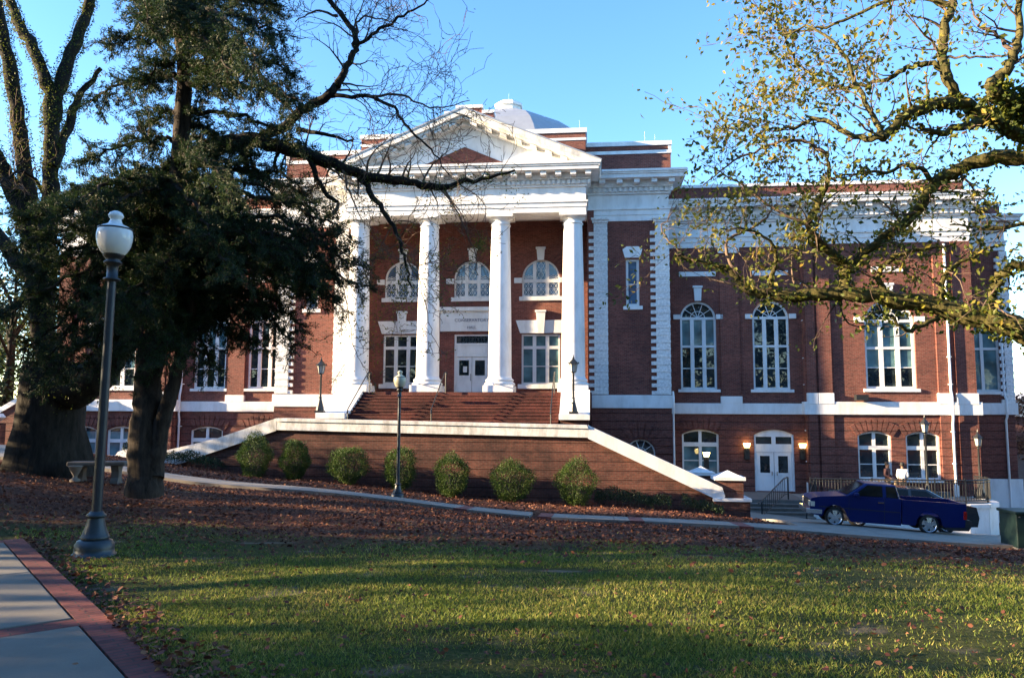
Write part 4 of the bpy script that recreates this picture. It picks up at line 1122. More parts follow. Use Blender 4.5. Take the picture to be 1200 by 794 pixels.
# ------------------------------------------------------------------ people on the plaza
def skin_mesh(name, joints, edges, mat, parent, root=0):
    me = bpy.data.meshes.new(name); me.from_pydata([j[:3] for j in joints], edges, []); me.materials.append(M[mat])
    o = bpy.data.objects.new(name, me); COL.objects.link(o); o.parent = parent
    md = o.modifiers.new('skin', 'SKIN'); md.use_smooth_shade = True
    me.skin_vertices[0].data  # layer made by the modifier
    for i, j in enumerate(joints): me.skin_vertices[0].data[i].radius = (j[3], j[4] if len(j) > 4 else j[3]); me.skin_vertices[0].data[i].use_root = (i == root)
    s = o.modifiers.new('sub', 'SUBSURF'); s.levels = 1; s.render_levels = 2
    return o


def person(label, loc, rz, top, armbend=0.0, h=1.0):
    root = empty('person', label, 'person', loc, rz)
    J = [(0, 0, .95, .13, .10), (0, 0, 1.15, .125, .095), (0, .01, 1.38, .15, .10), (0, .005, 1.50, .06, .06), (0, -.01, 1.58, .062, .07), (0, -.02, 1.66, .082, .098), (0, -.015, 1.75, .06, .075)]
    E = [(0, 1), (1, 2), (2, 3), (3, 4), (4, 5), (5, 6)]
    for s in (-1, 1):
        b = len(J); J += [(s * .17, 0, 1.43, .065), (s * .215, .02, 1.16, .048), (s * (.20 - armbend * .1), -.06 - armbend * .16, .94 + armbend * .12, .036), (s * (.19 - armbend * .1), -.09 - armbend * .2, .86 + armbend * .13, .034, .02)]
        E += [(2, b), (b, b + 1), (b + 1, b + 2), (b + 2, b + 3)]
        for k in range(4):  # fingers and thumb
            J += [(s * (.19 - armbend * .1) + (k - 1.5) * .018, -.10 - armbend * .22, .80 + armbend * .13 + .006 * abs(k - 1.5), .009)]; E += [(b + 3, len(J) - 1)]
        b = len(J); J += [(s * .09, 0, .88, .095), (s * .10, -.01, .50, .062), (s * .10, .02, .09, .042), (s * .11, -.13, .035, .035, .03)]
        E += [(0, b), (b, b + 1), (b + 1, b + 2), (b + 2, b + 3)]
    skin_mesh('body', J, E, 'skin', root)
    T = [(0, 0, .96, .165, .125), (0, 0, 1.15, .155, .12), (0, .01, 1.38, .175, .122), (0, .005, 1.47, .085, .08)]; TE = [(0, 1), (1, 2), (2, 3)]
    for s in (-1, 1):
        b = len(T); T += [(s * .175, 0, 1.43, .085), (s * .22, .02, 1.17, .068), (s * (.205 - armbend * .1), -.05 - armbend * .14, .98 + armbend * .12, .055)]; TE += [(2, b), (b, b + 1), (b + 1, b + 2)]
    skin_mesh('shirt', T, TE, top, root)
    P = [(0, 0, .97, .155, .12), (0, 0, .86, .15, .12)]; PE = [(0, 1)]
    for s in (-1, 1):
        b = len(P); P += [(s * .09, 0, .80, .112), (s * .10, -.01, .48, .082), (s * .10, .02, .08, .066)]; PE += [(1, b), (b, b + 1), (b + 1, b + 2)]
    skin_mesh('trousers', P, PE, 'trouser', root)
    MB().lathe([(.06, 1.62), (.092, 1.66), (.098, 1.72), (.085, 1.78), (.04, 1.815), (.005, 1.82)], (0, 0, 0), 16).build('hair', M['hair'], root, (0, .004, 0))
    f = MB()
    for s in (-1, 1): f.lathe([(.004, -.006), (.009, 0), (.004, .006)], (s * .03, -.108, 1.68), 8)
    f.build('eyes', M['black'], root)
    f = MB().lathe([(.012, 0), (.016, .01), (.006, .045)], (0, -.112, 1.635), 8); f.build('nose', M['skin'], root)
    for s in (-1, 1): MB().lathe([(.008, 0), (.02, .02), (.012, .05)], (s * .082, 0, 1.64), 8).build('ear', M['skin'], root)
    for s in (-1, 1): MB().prism([(-.22, 0), (.07, 0), (.07, .08), (-.02, .10), (-.2, .05)], 'x', s * .11 - .045, s * .11 + .045).build('shoe', M['plastic'], root, (0, 0, 0), .015)
    return root


x, z = onb(1089, 585, -1.0); x = onb(1088 - 26.5, 585, -.9)[0]
x1 = onb(1059.5, 585, -1.0)[0]; x2_ = onb(1060.5 + 0, 585, -1.0)[0]
person('person in white shirt and black trousers standing behind the plaza railing', bw(onb(1059, 585, -1.0)[0], -1.0, PZ), R(160), 'shirt', .5)
person('person in dark clothes standing by the basement window, left of the one in white', bw(onb(1041, 585, -.6)[0], -.6, PZ), R(40), 'maroon', .9)
# ------------------------------------------------------------------ ground
def lines(a, b, f0, f1, fine, coarse):
    out = list(np.arange(f0, f1 + 1e-6, fine)); k = f0; st = fine
    while k > a: st = min(st * 1.25, coarse); k -= st; out.insert(0, k)
    k = f1; st = fine
    while k < b: st = min(st * 1.25, coarse); k += st; out.append(k)
    return np.array(out)


gxs = lines(-90, 90, -20, 20, .3, 8); gys = lines(-32, 142, 3, 34, .3, 8)
gxs = np.concatenate([[-2200, -600, -200], gxs, [200, 600, 2200]]); gys = np.concatenate([[-2200, -600, -150], gys, [250, 700, 2400]])
GX, GY = np.meshgrid(gxs, gys)
GZ = hz(np.clip(GX.ravel(), -75, 75), np.clip(GY.ravel(), -28, 135)).reshape(GX.shape)
bump_ = .02 * np.sin(GX * 1.7 + np.sin(GY * 1.1) * 2) * np.sin(GY * 1.3 + 1.0) * (np.abs(GX) < 22)
GZ = GZ + bump_
ny, nx = GX.shape
V = np.stack([GX.ravel(), GY.ravel(), GZ.ravel()], 1)
idx = np.arange(ny * nx).reshape(ny, nx)
Q = np.stack([idx[:-1, :-1].ravel(), idx[:-1, 1:].ravel(), idx[1:, 1:].ravel(), idx[1:, :-1].ravel()], 1)
m, t, b = nt('lawn_ground')
tc = N(t, 'ShaderNodeTexCoord'); sp = N(t, 'ShaderNodeSeparateXYZ'); t.links.new(tc.outputs['Object'], sp.inputs[0])
n1 = N(t, 'ShaderNodeTexNoise', Scale=.55, Detail=6.0, Roughness=.6); n2 = N(t, 'ShaderNodeTexNoise', Scale=26.0, Detail=5.0, Roughness=.75); n3 = N(t, 'ShaderNodeTexNoise', Scale=2.2, Detail=5.0)
for q in (n1, n2, n3): t.links.new(tc.outputs['Object'], q.inputs['Vector'])
xm = N(t, 'ShaderNodeMath', operation='MULTIPLY_ADD'); xm.inputs[1].default_value = .17; xm.inputs[2].default_value = -10.4; t.links.new(sp.outputs[0], xm.inputs[0])
a1 = N(t, 'ShaderNodeMath', operation='ADD'); t.links.new(sp.outputs[1], a1.inputs[0]); t.links.new(xm.outputs[0], a1.inputs[1])
a2 = N(t, 'ShaderNodeMath', operation='MULTIPLY_ADD'); a2.inputs[1].default_value = 5.5; t.links.new(n1.outputs['Fac'], a2.inputs[0]); t.links.new(a1.outputs[0], a2.inputs[2])
mr = N(t, 'ShaderNodeMapRange'); mr.inputs[1].default_value = 1.6; mr.inputs[2].default_value = 4.2; t.links.new(a2.outputs[0], mr.inputs[0])
gcol = ramp(t, n2.outputs['Fac'], [(.3, (.022, .030, .010)), (.5, (.055, .065, .018)), (.7, (.11, .10, .04))])
lcol = ramp(t, n2.outputs['Fac'], [(.28, (.042, .018, .014)), (.48, (.11, .045, .029)), (.62, (.17, .075, .045)), (.78, (.27, .15, .085))])
c = mix(t, mr.outputs[0], gcol, lcol)
bare = ramp(t, n3.outputs['Fac'], [(.60, (0, 0, 0)), (.70, (.75, .75, .75))])
c = mix(t, bare, c, (.17, .135, .10))
for ex_, ey_, sx_, sy_ in ((.45, 8.35, .75, .16), (-3.4, 10.6, 1.5, .30), (2.4, 9.5, .5, .12), (5.2, 7.4, .5, .14)):
    dx_ = N(t, 'ShaderNodeMath', operation='MULTIPLY_ADD'); dx_.inputs[1].default_value = 1 / sx_; dx_.inputs[2].default_value = -ex_ / sx_; t.links.new(sp.outputs[0], dx_.inputs[0])
    dy_ = N(t, 'ShaderNodeMath', operation='MULTIPLY_ADD'); dy_.inputs[1].default_value = 1 / sy_; dy_.inputs[2].default_value = -ey_ / sy_; t.links.new(sp.outputs[1], dy_.inputs[0])
    cv = N(t, 'ShaderNodeCombineXYZ'); t.links.new(dx_.outputs[0], cv.inputs[0]); t.links.new(dy_.outputs[0], cv.inputs[1])
    ln = N(t, 'ShaderNodeVectorMath', operation='LENGTH'); t.links.new(cv.outputs[0], ln.inputs[0])
    ad_ = N(t, 'ShaderNodeMath', operation='MULTIPLY_ADD'); ad_.inputs[1].default_value = 1.3; t.links.new(n3.outputs['Fac'], ad_.inputs[0]); t.links.new(ln.outputs['Value'], ad_.inputs[2])
    c = mix(t, ramp(t, ad_.outputs[0], [(.75, (.85, .85, .85)), (1.0, (0, 0, 0))]), c, (.20, .155, .115))
t.links.new(c, b.inputs['Base Color']); b.inputs['Roughness'].default_value = .95; b.inputs['Specular IOR Level'].default_value = .1
bp = N(t, 'ShaderNodeBump', Strength=.9, Distance=.04); t.links.new(n2.outputs['Fac'], bp.inputs['Height']); t.links.new(bp.outputs[0], b.inputs['Normal'])
M['ground'] = m
o = np_mesh('ground', V, Q, M['ground'], smooth=True); tag(o, 'grass and leaf covered ground falling away to the building', 'ground', kind='structure')


def drape(name, mat, quad_rows, lift, loc_frame, label, skirt=.12):
    """strip of points (rows of (x, y) world) laid on the terrain"""
    rows = quad_rows; nr, nc = len(rows), len(rows[0])
    P = np.array(rows, float).reshape(-1, 2); Z = hz(P[:, 0], P[:, 1]) + lift
    V = np.column_stack([P, Z]); idx = np.arange(nr * nc).reshape(nr, nc)
    Q = [np.stack([idx[:-1, :-1].ravel(), idx[:-1, 1:].ravel(), idx[1:, 1:].ravel(), idx[1:, :-1].ravel()], 1)]
    edge = list(idx[0, :]) + list(idx[1:, -1]) + list(idx[-1, -2::-1]) + list(idx[-2:0:-1, 0])
    low = V[edge] - [0, 0, skirt]; base = len(V); V = np.vstack([V, low]); n = len(edge)
    Q.append(np.array([(edge[i], edge[(i + 1) % n], base + (i + 1) % n, base + i) for i in range(n)]))
    return V, np.vstack(Q)


def merge(parts):
    Vs, Qs, k = [], [], 0
    for v, q in parts: Vs.append(v); Qs.append(q + k); k += len(v)
    return np.vstack(Vs), np.vstack(Qs)


# sidewalk parallel to the building, in slabs
SVa, SVb = -16.75, -14.95
parts, bands = [], []
x = -34.0; band_x = (onb(640, 603, -15.8)[0], onb(745, 612, -15.8)[0], onb(868, 622, -15.8)[0], onb(545, 597, -15.8)[0])
while x < 24:
    xe = x + 1.83; cut = [bx_ for bx_ in band_x if x - .1 < bx_ < xe + .1]
    def strip(xa, xb, nn):
        return [[tuple(bw(xa + (xb - xa) * i / nn, SVa + (SVb - SVa) * j / 4)[:2]) for i in range(nn + 1)] for j in range(5)]
    if cut:
        xb = cut[0] - .2; xc_ = cut[0] + .2
        bands.append(drape('', None, strip(xb, xc_, 1), .088, None, ''))
        if xb - x > .3: parts.append(drape('', None, strip(x, xb - .012, 4), .09, None, ''))
        x = xc_ + .012; continue
    parts.append(drape('', None, strip(x, xe - .014, 4), .09, None, '')); x = xe
o = np_mesh('sidewalk', *merge(parts), M['conc']); tag(o, 'pale concrete pavement crossing in front of the terrace wall', 'pavement', kind='structure')
M['paveplan'] = plain('paving_brick_band', (.20, .06, .048), .9, var=.35, scale=14, bump=.4)
o = np_mesh('sidewalk_brick_band', *merge(bands), M['paveplan']); tag(o, 'red brick bands set across the concrete pavement', 'paving', kind='structure')
rows = [[tuple(bw(12.9 + (30 - 12.9) * i / 22, -14.9 + (12.9) * j / 16)[:2]) for i in range(23)] for j in range(17)]
o = np_mesh('driveway', *drape('', None, rows, .07, None, ''), M['conc']); tag(o, 'concrete driveway under the parked vehicles', 'driveway', kind='structure')
rows = [[tuple(bw(-34 + 20 * i / 20, -14.9 + 6.5 * j / 8)[:2]) for i in range(21)] for j in range(9)]
o = np_mesh('path', *drape('', None, rows, .05, None, ''), M['conc']); tag(o, 'pale path leading to the far left side stair', 'path', kind='structure')

# foreground path: concrete slabs with brick edging
M['edgeb'] = brick('path_edging_brick', (.24, .062, .052), (.16, .045, .04), (.10, .055, .045), bwid=.22, bh=.07, bump=.5, stain=.35)
tnode = M['edgeb'].node_tree
for nd in tnode.nodes:
    if nd.type == 'COMBXYZ':
        sep = [q for q in tnode.nodes if q.type == 'SEPXYZ'][0]
        tnode.links.new(sep.outputs[0], nd.inputs[0]); tnode.links.new(sep.outputs[1], nd.inputs[1])
pa, pb = at(200, 794, 4.92), at(45, 655, 9.0)
pd_ = Vector((pb.x - pa.x, pb.y - pa.y, 0)).normalized(); pang = math.atan2(pd_.y, pd_.x) - math.pi / 2
px_ = Vector((pd_.y, -pd_.x, 0))
cr = at(92, 733, 6.12); cy = (Vector((cr.x - pa.x, cr.y - pa.y, 0))).dot(pd_)
def ploc(mb, name, mat, label, cat):
    o = mb.build(name, M[mat]); o.location = (pa.x, pa.y, gz(pa.x, pa.y) + .0); o.rotation_euler = (0, 0, pang); tag(o, label, cat, kind='structure'); return o
eb_ = MB(); yend = cy + 4.75 + .12; eb_.box(-.215, 0, -6, yend, -.1, .030); eb_.box(-2.6, -2.385, -6, yend, -.1, .030)
per = 4.75
for k in range(-1, 2): eb_.box(-2.383, -.217, cy + k * per - .12, cy + k * per + .12, -.1, .028)
ploc(eb_, 'path_brick_edging', 'edgeb', 'red brick edging and cross bands of the foreground path', 'edging')
sl_ = MB()
for k in range(-2, 1):
    ya, yb = cy + k * per + .135, cy + (k + 1) * per - .135
    for h0, h1 in ((ya, (ya + yb) / 2 - .006), ((ya + yb) / 2 + .006, yb)): sl_.box(-2.37, -.23, h0, h1, -.1, .034)
o = ploc(sl_, 'path', 'slab', 'grey concrete slabs of the foreground path', 'path'); md = o.modifiers.new('bevel', 'BEVEL'); md.width = .012; md.segments = 2

# ------------------------------------------------------------------ leaves, tufts, blades
def unit(a): return a / np.maximum(np.linalg.norm(a, axis=1, keepdims=True), 1e-9)


def leaf_quads(P, D, size, wr=.55, rng=nrg, fold=.25, nrm=None):
    """one folded rhombus per leaf"""
    n = len(P); r = rng.normal(size=(n, 3)) if nrm is None else nrm + rng.normal(size=(n, 3)) * .35
    D = unit(D); W = unit(np.cross(D, r)); U = np.cross(W, D); s = size[:, None]
    a = P; b_ = P + D * s * .5 + W * s * wr * .5 + U * s * fold * .3; c_ = P + D * s; d_ = P + D * s * .5 - W * s * wr * .5 + U * s * fold * .3
    V = np.stack([a, b_, c_, d_], 1).reshape(-1, 3)
    return V, np.arange(4 * n).reshape(n, 4)


def catmull(P, n=5):
    P = [np.array(p, float) for p in P]; P = [2 * P[0] - P[1]] + P + [2 * P[-1] - P[-2]]; out = []
    for i in range(1, len(P) - 2):
        for k in range(n):
            t = k / n; a, b_, c_, d_ = P[i - 1], P[i], P[i + 1], P[i + 2]
            out.append(.5 * (2 * b_ + (c_ - a) * t + (2 * a - 5 * b_ + 4 * c_ - d_) * t * t + (3 * b_ - a - 3 * c_ + d_) * t ** 3))
    out.append(P[-2]); return out


class Tree:
    def __init__(s, seed):
        s.wood = MB(); s.twig = MB(); s.sites = []; s.dirs = []; s.ivyP = []; s.ivyN = []; s.r = np.random.default_rng(seed); s.leafn = 2; s.spreadl = .03; s.ivyk = 1.0; s.rmin = .0035; s.lpk = 1.0; s.evk = 1.0

    def limb(s, pts, r0, r1, ivy=0, n=5, sides=10, wob=.02, power=1.0, px=True):
        """pts: (photo px, py, distance) or world points"""
        C = catmull([at(*p)[:] for p in pts] if px else pts, n); C = [c + s.r.normal(size=3) * wob for c in C]
        m_ = len(C); rad = [r0 + (r1 - r0) * (i / (m_ - 1)) ** power for i in range(m_)]
        rad = [q * s.r.uniform(.92, 1.1) for q in rad]
        (s.wood if r0 > .035 else s.twig).tube(C, rad, sides if r0 > .05 else 6)
        if ivy:
            for i in range(m_ - 1):
                L = np.linalg.norm(C[i + 1] - C[i]); k = s.r.poisson(ivy * L * s.ivyk * (.25 + .75 * rad[i] / max(r0, .01)))
                d = (C[i + 1] - C[i]) / max(L, 1e-6)
                for _ in range(k):
                    u = s.r.normal(size=3); u -= d * u.dot(d); u /= np.linalg.norm(u)
                    tt = s.r.random(); q = rad[i] * (1 + abs(s.r.normal()) * .25) + s.r.random() * .03
                    s.ivyP.append(C[i] + (C[i + 1] - C[i]) * tt + u * q * .98); s.ivyN.append(u + s.r.normal(size=3) * .35 + np.array([0, 0, -.2]))
        return C, rad

    def grow(s, p, d, L, r, lev, leafp=.6, up=.05, spread=.85, step=.16, kids=1.0, straight=.22):
        leafp = min(leafp * s.lpk, .95); n = max(3, int(L / step)); pts = [p]; d = d / np.linalg.norm(d); rad = [r]
        for i in range(n):
            d = d + s.r.normal(size=3) * straight + np.array([0, 0, up]); d /= np.linalg.norm(d)
            p = p + d * (L / n); pts.append(p); rad.append(max(s.rmin, r * (1 - .8 * (i + 1) / n)))
            if lev > 0 and i >= 0 and s.r.random() < .55 * kids:
                e = d + unit(s.r.normal(size=(1, 3)))[0] * spread
                s.grow(p, e, L * s.r.uniform(.35, .65), max(s.rmin, rad[-1] * .6), lev - 1, leafp, up, spread, step, kids, straight)
            if lev == 0 or i > n * .6:
                for _ in range(s.leafn):
                    if s.r.random() < leafp:
                        s.sites.append(p + s.r.normal(size=3) * s.spreadl); s.dirs.append(d * .4 + s.r.normal(size=3) * .6 + np.array([0, 0, -.25]))
        s.twig.tube(pts, rad, 3 if r < .012 else 5)

    def sprout(s, C, rad, every=.35, L=1.0, lev=2, start=.15, **kw):
        acc = 0; m_ = len(C)
        for i in range(m_ - 1):
            l = np.linalg.norm(C[i + 1] - C[i]); acc += l
            if i / m_ >= start and acc > every * s.evk * s.r.uniform(.6, 1.4):
                acc = 0; d = (C[i + 1] - C[i]) / max(l, 1e-6); u = s.r.normal(size=3); u[1] *= .8; u -= d * u.dot(d) * .7; u /= np.linalg.norm(u); u[2] += .25
                s.grow(C[i], u + d * .5, L * s.r.uniform(.55, 1.3), min(.03, max(.006, rad[i] * .35)), lev, **kw)

    def finish(s, root, base, leafm, leafsize, ivysize=.07, woodm='bark', wr=.55, foliage_name='crown'):
        off = tuple(-q for q in base)
        s.wood.build('trunk', M[woodm], root, off, recalc=False)
        if s.twig.v: s.twig.build('branches', M['twig' if woodm in ('bark', 'mossbark') else woodm], root, off, recalc=False)
        if s.sites:
            P = np.array(s.sites) - np.array(base); sz = s.r.uniform(.65, 1.25, len(P)) * leafsize
            np_mesh(foliage_name, *leaf_quads(P, np.array(s.dirs), sz, wr, s.r), M[leafm], root)
        if s.ivyP:
            P = np.array(s.ivyP) - np.array(base); sz = s.r.uniform(.6, 1.3, len(P)) * ivysize; nn = np.array(s.ivyN)
            np_mesh('ivy', *leaf_quads(P, nn + s.r.normal(size=P.shape) * .6, sz, .75, s.r), M['ivy'], root)


# ------------------------------------------------------------------ right oak (trunk outside the picture)
T = Tree(3); T.rmin = .0045; T.leafn = 12; T.spreadl = .12; T.ivyk = .9; T.evk = .55; T.lpk = .72
base = np.array([10.2, 12.6, gz(10.2, 12.6) - .1])
root = empty('oak_tree', 'spreading oak with ivy clad limbs and yellowing leaves reaching over the truck side', 'tree', base)
trunk = [base, base + [0, 0, 1.5], base + [-.1, .1, 3.0], base + [-.25, .15, 4.6], base + [-.3, .2, 6.2], base + [-.2, .2, 8.5], base + [.1, .3, 10.5], base + [.5, .2, 13.0]]
T.limb(trunk, .60, .07, 40, sides=16, px=False)
tp_ = lambda z: tuple(base + [-.25, .15, z])
W3 = lambda *l: [at(*p)[:] for p in l]
A, ra = T.limb([tp_(4.0)] + W3((1265, 410, 12.8), (1200, 387, 13), (1150, 374, 13.2), (1100, 360, 13.4), (1050, 351, 13.5), (990, 342, 13.6), (940, 346, 13.7), (905, 345, 13.8), (880, 342, 13.9), (862, 325, 14), (845, 312, 14.1), (815, 305, 14.2), (788, 298, 14.3)), .25, .016, 260, px=False, power=.85)
T.sprout(A, ra, .5, 1.0, 2, .45, leafp=.34)
def L(pts, r0, r1, ivy=0, ev=.4, ln=.9, lev=2, start=.1, lp=.5, **kw):
    C, r = T.limb(pts, r0, r1, ivy); T.sprout(C, r, ev, ln, lev, start, leafp=lp, **kw); return C, r
L([(990, 340, 13.6), (989, 320, 13.6), (986, 308, 13.6), (965, 290, 13.5), (948, 262, 13.4), (962, 230, 13.2), (973, 200, 13.0), (966, 178, 12.9)], .11, .02, 120, .35, 1.0, 2, .3, .42)
L([tp_(6.0)] and [(1330, 235, 12.7), (1262, 195, 12.9), (1200, 185, 13.1), (1160, 185, 13.3), (1128, 196, 13.5), (1097, 214, 13.6), (1072, 248, 13.7), (1042, 275, 13.7), (1010, 298, 13.65), (990, 322, 13.6)], .16, .06, 150, .6, .9, 2, .45, .35)
L([(1330, 235, 12.7), (1265, 190, 12.5), (1200, 160, 12.5), (1180, 150, 12.5), (1158, 135, 12.4), (1132, 124, 12.4), (1108, 120, 12.3), (1080, 125, 12.2), (1055, 140, 12.1), (1033, 160, 12.0)], .16, .07, 260, .8, .8, 2, .7, .4)
L([(1126, 121, 12.4), (1110, 92, 12.4), (1105, 65, 12.4), (1108, 30, 12.4), (1115, 0, 12.4), (1119, -45, 12.4)], .095, .06, 8, .7, 1.0, 2, .2, .35)
L([(1105, 80, 12.4), (1085, 75, 12.5), (1065, 79, 12.7), (1045, 90, 12.9), (1020, 98, 13.1), (985, 102, 13.4), (955, 92, 13.6), (930, 66, 13.8), (915, 30, 14), (905, -8, 14)], .05, .012, 10, .28, 1.15, 2, .3, .5)
L([(1105, 66, 12.4), (1145, 67, 12.2), (1184, 65, 12.0)], .022, .014, 0, 2, .5, 1)
L([(1150, 143, 12.4), (1120, 151, 12.3), (1092, 156, 12.1), (1075, 146, 12.0)], .08, .025, 60, .3, .7, 2, .2, .6)
L([(1330, 160, 12.5), (1255, 148, 12.0), (1200, 130, 11.8), (1170, 112, 11.6), (1163, 98, 11.6), (1182, 78, 11.5), (1190, 55, 11.5), (1196, 20, 11.5), (1190, -30, 11.5)], .15, .04, 30, .5, .9, 2, .5, .3)
C, r = T.limb([(1215, 135, 11.8), (1185, 120, 11.7), (1160, 106, 11.6)], .17, .14, 1300)
L([(1190, 62, 11.5), (1165, 40, 11.6), (1150, 30, 11.7), (1133, -5, 11.8)], .035, .012, 0, .3, .8, 2, .2, .3)
L([(1112, 367, 13.4), (1075, 384, 13.2), (1060, 386, 13.1), (1047, 372, 13.0), (1030, 364, 12.9), (1010, 372, 12.8)], .045, .012, 60, .45, .5, 1, .3, .3)
L([(1262, 320, 12.6), (1195, 312, 12.8), (1176, 320, 12.9), (1165, 342, 13.0), (1160, 372, 13.1)], .09, .06, 160, .6, .7, 2, .1, .5)
L([(1035, 160, 12.0), (1000, 160, 12.2), (960, 140, 12.5), (930, 150, 12.7), (905, 152, 12.8), (880, 165, 12.9)], .055, .010, 15, .25, 1.1, 2, .05, .5)
L([(1035, 158, 12.0), (1015, 120, 12.3), (985, 60, 12.6), (945, 30, 12.9), (915, 55, 13.2)], .05, .010, 5, .25, 1.1, 2, .05, .5)
L([(1115, 5, 12.4), (1060, -5, 12.6), (1000, 18, 12.9), (950, 35, 13.2), (915, 40, 13.5)], .045, .010, 0, .28, 1.2, 2, .1, .5)
L([(966, 180, 12.9), (940, 165, 13.0), (900, 170, 13.2), (860, 190, 13.4), (825, 215, 13.6)], .035, .009, 0, .25, .9, 2, .0, .36)
L([(948, 262, 13.4), (905, 243, 13.6), (870, 215, 13.8), (838, 200, 14)], .035, .009, 0, .25, .9, 2, .0, .36)
L([(862, 325, 14), (852, 285, 14.1), (880, 268, 14.1), (900, 250, 14), (905, 225, 14)], .035, .009, 0, .28, .9, 2, .1, .4)
L([(903, 342, 13.8), (906, 322, 13.7), (909, 300, 13.6), (899, 280, 13.5), (870, 268, 13.4), (845, 270, 13.3)], .05, .012, 40, .25, .8, 2, .2, .5)
L([(815, 305, 14.2), (790, 288, 14.3), (775, 268, 14.4), (795, 240, 14.5)], .025, .008, 0, .25, .9, 2, .1, .35)
L([(1095, 215, 13.6), (1075, 196, 13.5), (1040, 200, 13.4), (1000, 205, 13.3), (960, 208, 13.2)], .05, .012, 30, .3, .8, 2, .1, .45)
L([(1040, 350, 13.5), (1030, 320, 13.4), (1050, 300, 13.3), (1085, 292, 13.2), (1120, 285, 13.1)], .06, .012, 60, .25, .9, 2, .1, .6)
L([(1100, 360, 13.4), (1110, 320, 13.2), (1140, 300, 13.0), (1175, 285, 12.9)], .06, .012, 90, .25, .9, 2, .1, .6)
L([(1230, 255, 12.6), (1190, 265, 12.7), (1150, 268, 12.9), (1115, 262, 13.1)], .05, .012, 30, .25, .9, 2, .1, .45)
for z_, dx_, dy_, dz_ in ((4.6, 5.5, .5, 1.5), (5.8, 4.5, 2.5, 2.5), (6.8, 4.0, -1.5, 3.0), (8.0, 2.8, 1.8, 3.2), (9.0, 2.5, -1.0, 3.4), (10.2, 1.6, 1.2, 3.0)):
    b_ = base + [-.25 + .03 * z_, .2, z_]; C, r = T.limb([b_, b_ + [dx_ * .35, dy_ * .3, dz_ * .2], b_ + [dx_ * .7, dy_ * .7, dz_ * .65], b_ + [dx_, dy_, dz_]], .16, .02, 60, px=False); T.sprout(C, r, .6, 1.0, 2, .3, leafp=.45)
T.finish(root, tuple(base), 'oakleaf', .108, .08, 'mossbark')

# ------------------------------------------------------------------ left oak, ivy up its stems
T = Tree(5); T.ivyk = 3.2; T.evk = .36; T.rmin = .0052
b0 = at(58, 551, 18.2); base = np.array([b0.x, b0.y, gz(b0.x, b0.y) - .15])
root = empty('oak_tree', 'massive dark forked oak with flared trunk at the left edge', 'tree', base)
m_ = MB(); n = 20; prof = [(545, .90, 57), (535, .80, 57), (522, .76, 57), (500, .71, 57), (470, .70, 60), (445, .74, 64), (425, .70, 66)]
rows = []
for y, r, x in prof:
    c = at(x, y, 18.2); ring = []
    for i in range(n):
        a = 2 * math.pi * i / n; rr = r * (1 + .07 * math.sin(3 * a + 1) + .05 * math.sin(7 * a + y * .02) + (.10 * math.sin(5 * a) if y > 520 else 0)); ring.append((c.x + rr * math.cos(a), c.y + rr * math.sin(a), c.z - (.25 if y > 540 else 0)))
    rows.append(ring)
T.wood.add([p for r_ in rows for p in r_], [(j * n + i, j * n + (i + 1) % n, (j + 1) * n + (i + 1) % n, (j + 1) * n + i) for j in range(len(rows) - 1) for i in range(n)], True)
D0 = 18.2
Lm = lambda pts, r0, r1, ivy=0, **k: T.limb(pts, r0, r1, ivy, sides=14, **k)
Lm([(62, 460, D0), (52, 400, D0), (45, 340, D0), (38, 280, D0), (30, 215, D0), (22, 140, D0), (10, 70, D0), (-8, -10, D0)], .34, .14, 330, power=.5)
Lm([(50, 380, D0), (54, 300, D0 - .2), (59, 230, D0 - .3), (60, 170, D0 - .4), (58, 110, D0 - .4), (42, 65, D0 - .4), (20, 25, D0 - .4), (6, -15, D0 - .4)], .28, .10, 300, power=.5)
Lm([(60, 150, D0 - .4), (68, 110, D0 - .3), (82, 65, D0 - .2), (98, 25, D0), (110, -15, D0)], .17, .11, 220)
Lm([(50, 360, D0), (44, 300, D0), (24, 240, D0), (-5, 185, D0), (-25, 150, D0)], .24, .17, 200)
Lm([(60, 440, D0), (85, 455, D0 - .2), (112, 440, D0 - .3), (138, 405, D0 - .3), (165, 350, D0 - .2), (190, 270, D0), (200, 190, D0)], .52, .18, 120)
Lm([(45, 330, D0 + .4), (15, 300, D0 + .6), (-20, 250, D0 + .8)], .22, .15, 120)
Lm([(62, 195, D0 - .4), (78, 150, D0), (92, 115, D0 + .2), (118, 80, D0 + .4)], .14, .05, 90)
B1, rb = Lm([(165, 350, D0 - .2), (178, 270, 17.4), (200, 200, 16.8), (245, 176, 16.5), (290, 166, 16.3), (330, 172, 16.2), (372, 184, 16.1), (420, 204, 16.0), (470, 212, 15.9), (512, 219, 15.8), (555, 212, 15.8), (605, 200, 15.8)], .26, .022, 110)
bare = dict(leafp=.08, up=.03, kids=1.25)
T.sprout(B1, rb, .5, 1.0, 2, .45, **bare)
def LB(pts, r0, r1, ivy=0, ev=.3, ln=1.0, lev=2, lp=.06, st=.1):
    C, r = T.limb(pts, r0, r1, ivy); T.sprout(C, r, ev, ln * 1.15, lev, st, leafp=lp * 1.2, up=.03, kids=1.25, step=.13); return C, r
LB([(300, 164, 16.3), (332, 148, 16.2), (352, 130, 16.1), (386, 112, 16.0), (397, 96, 16.0), (412, 66, 16.0), (418, 45, 16.0), (400, 18, 16.0), (380, -8, 16)], .115, .05, 20, .6, .9, 2, .06, .4)
LB([(386, 112, 16.0), (430, 113, 15.8), (460, 125, 15.7), (478, 150, 15.6), (505, 175, 15.5), (525, 205, 15.5)], .05, .012, 0, .35, 1.0)
LB([(430, 113, 15.8), (470, 112, 15.7), (510, 128, 15.6), (550, 118, 15.5)], .03, .008, 0, .3, .9)
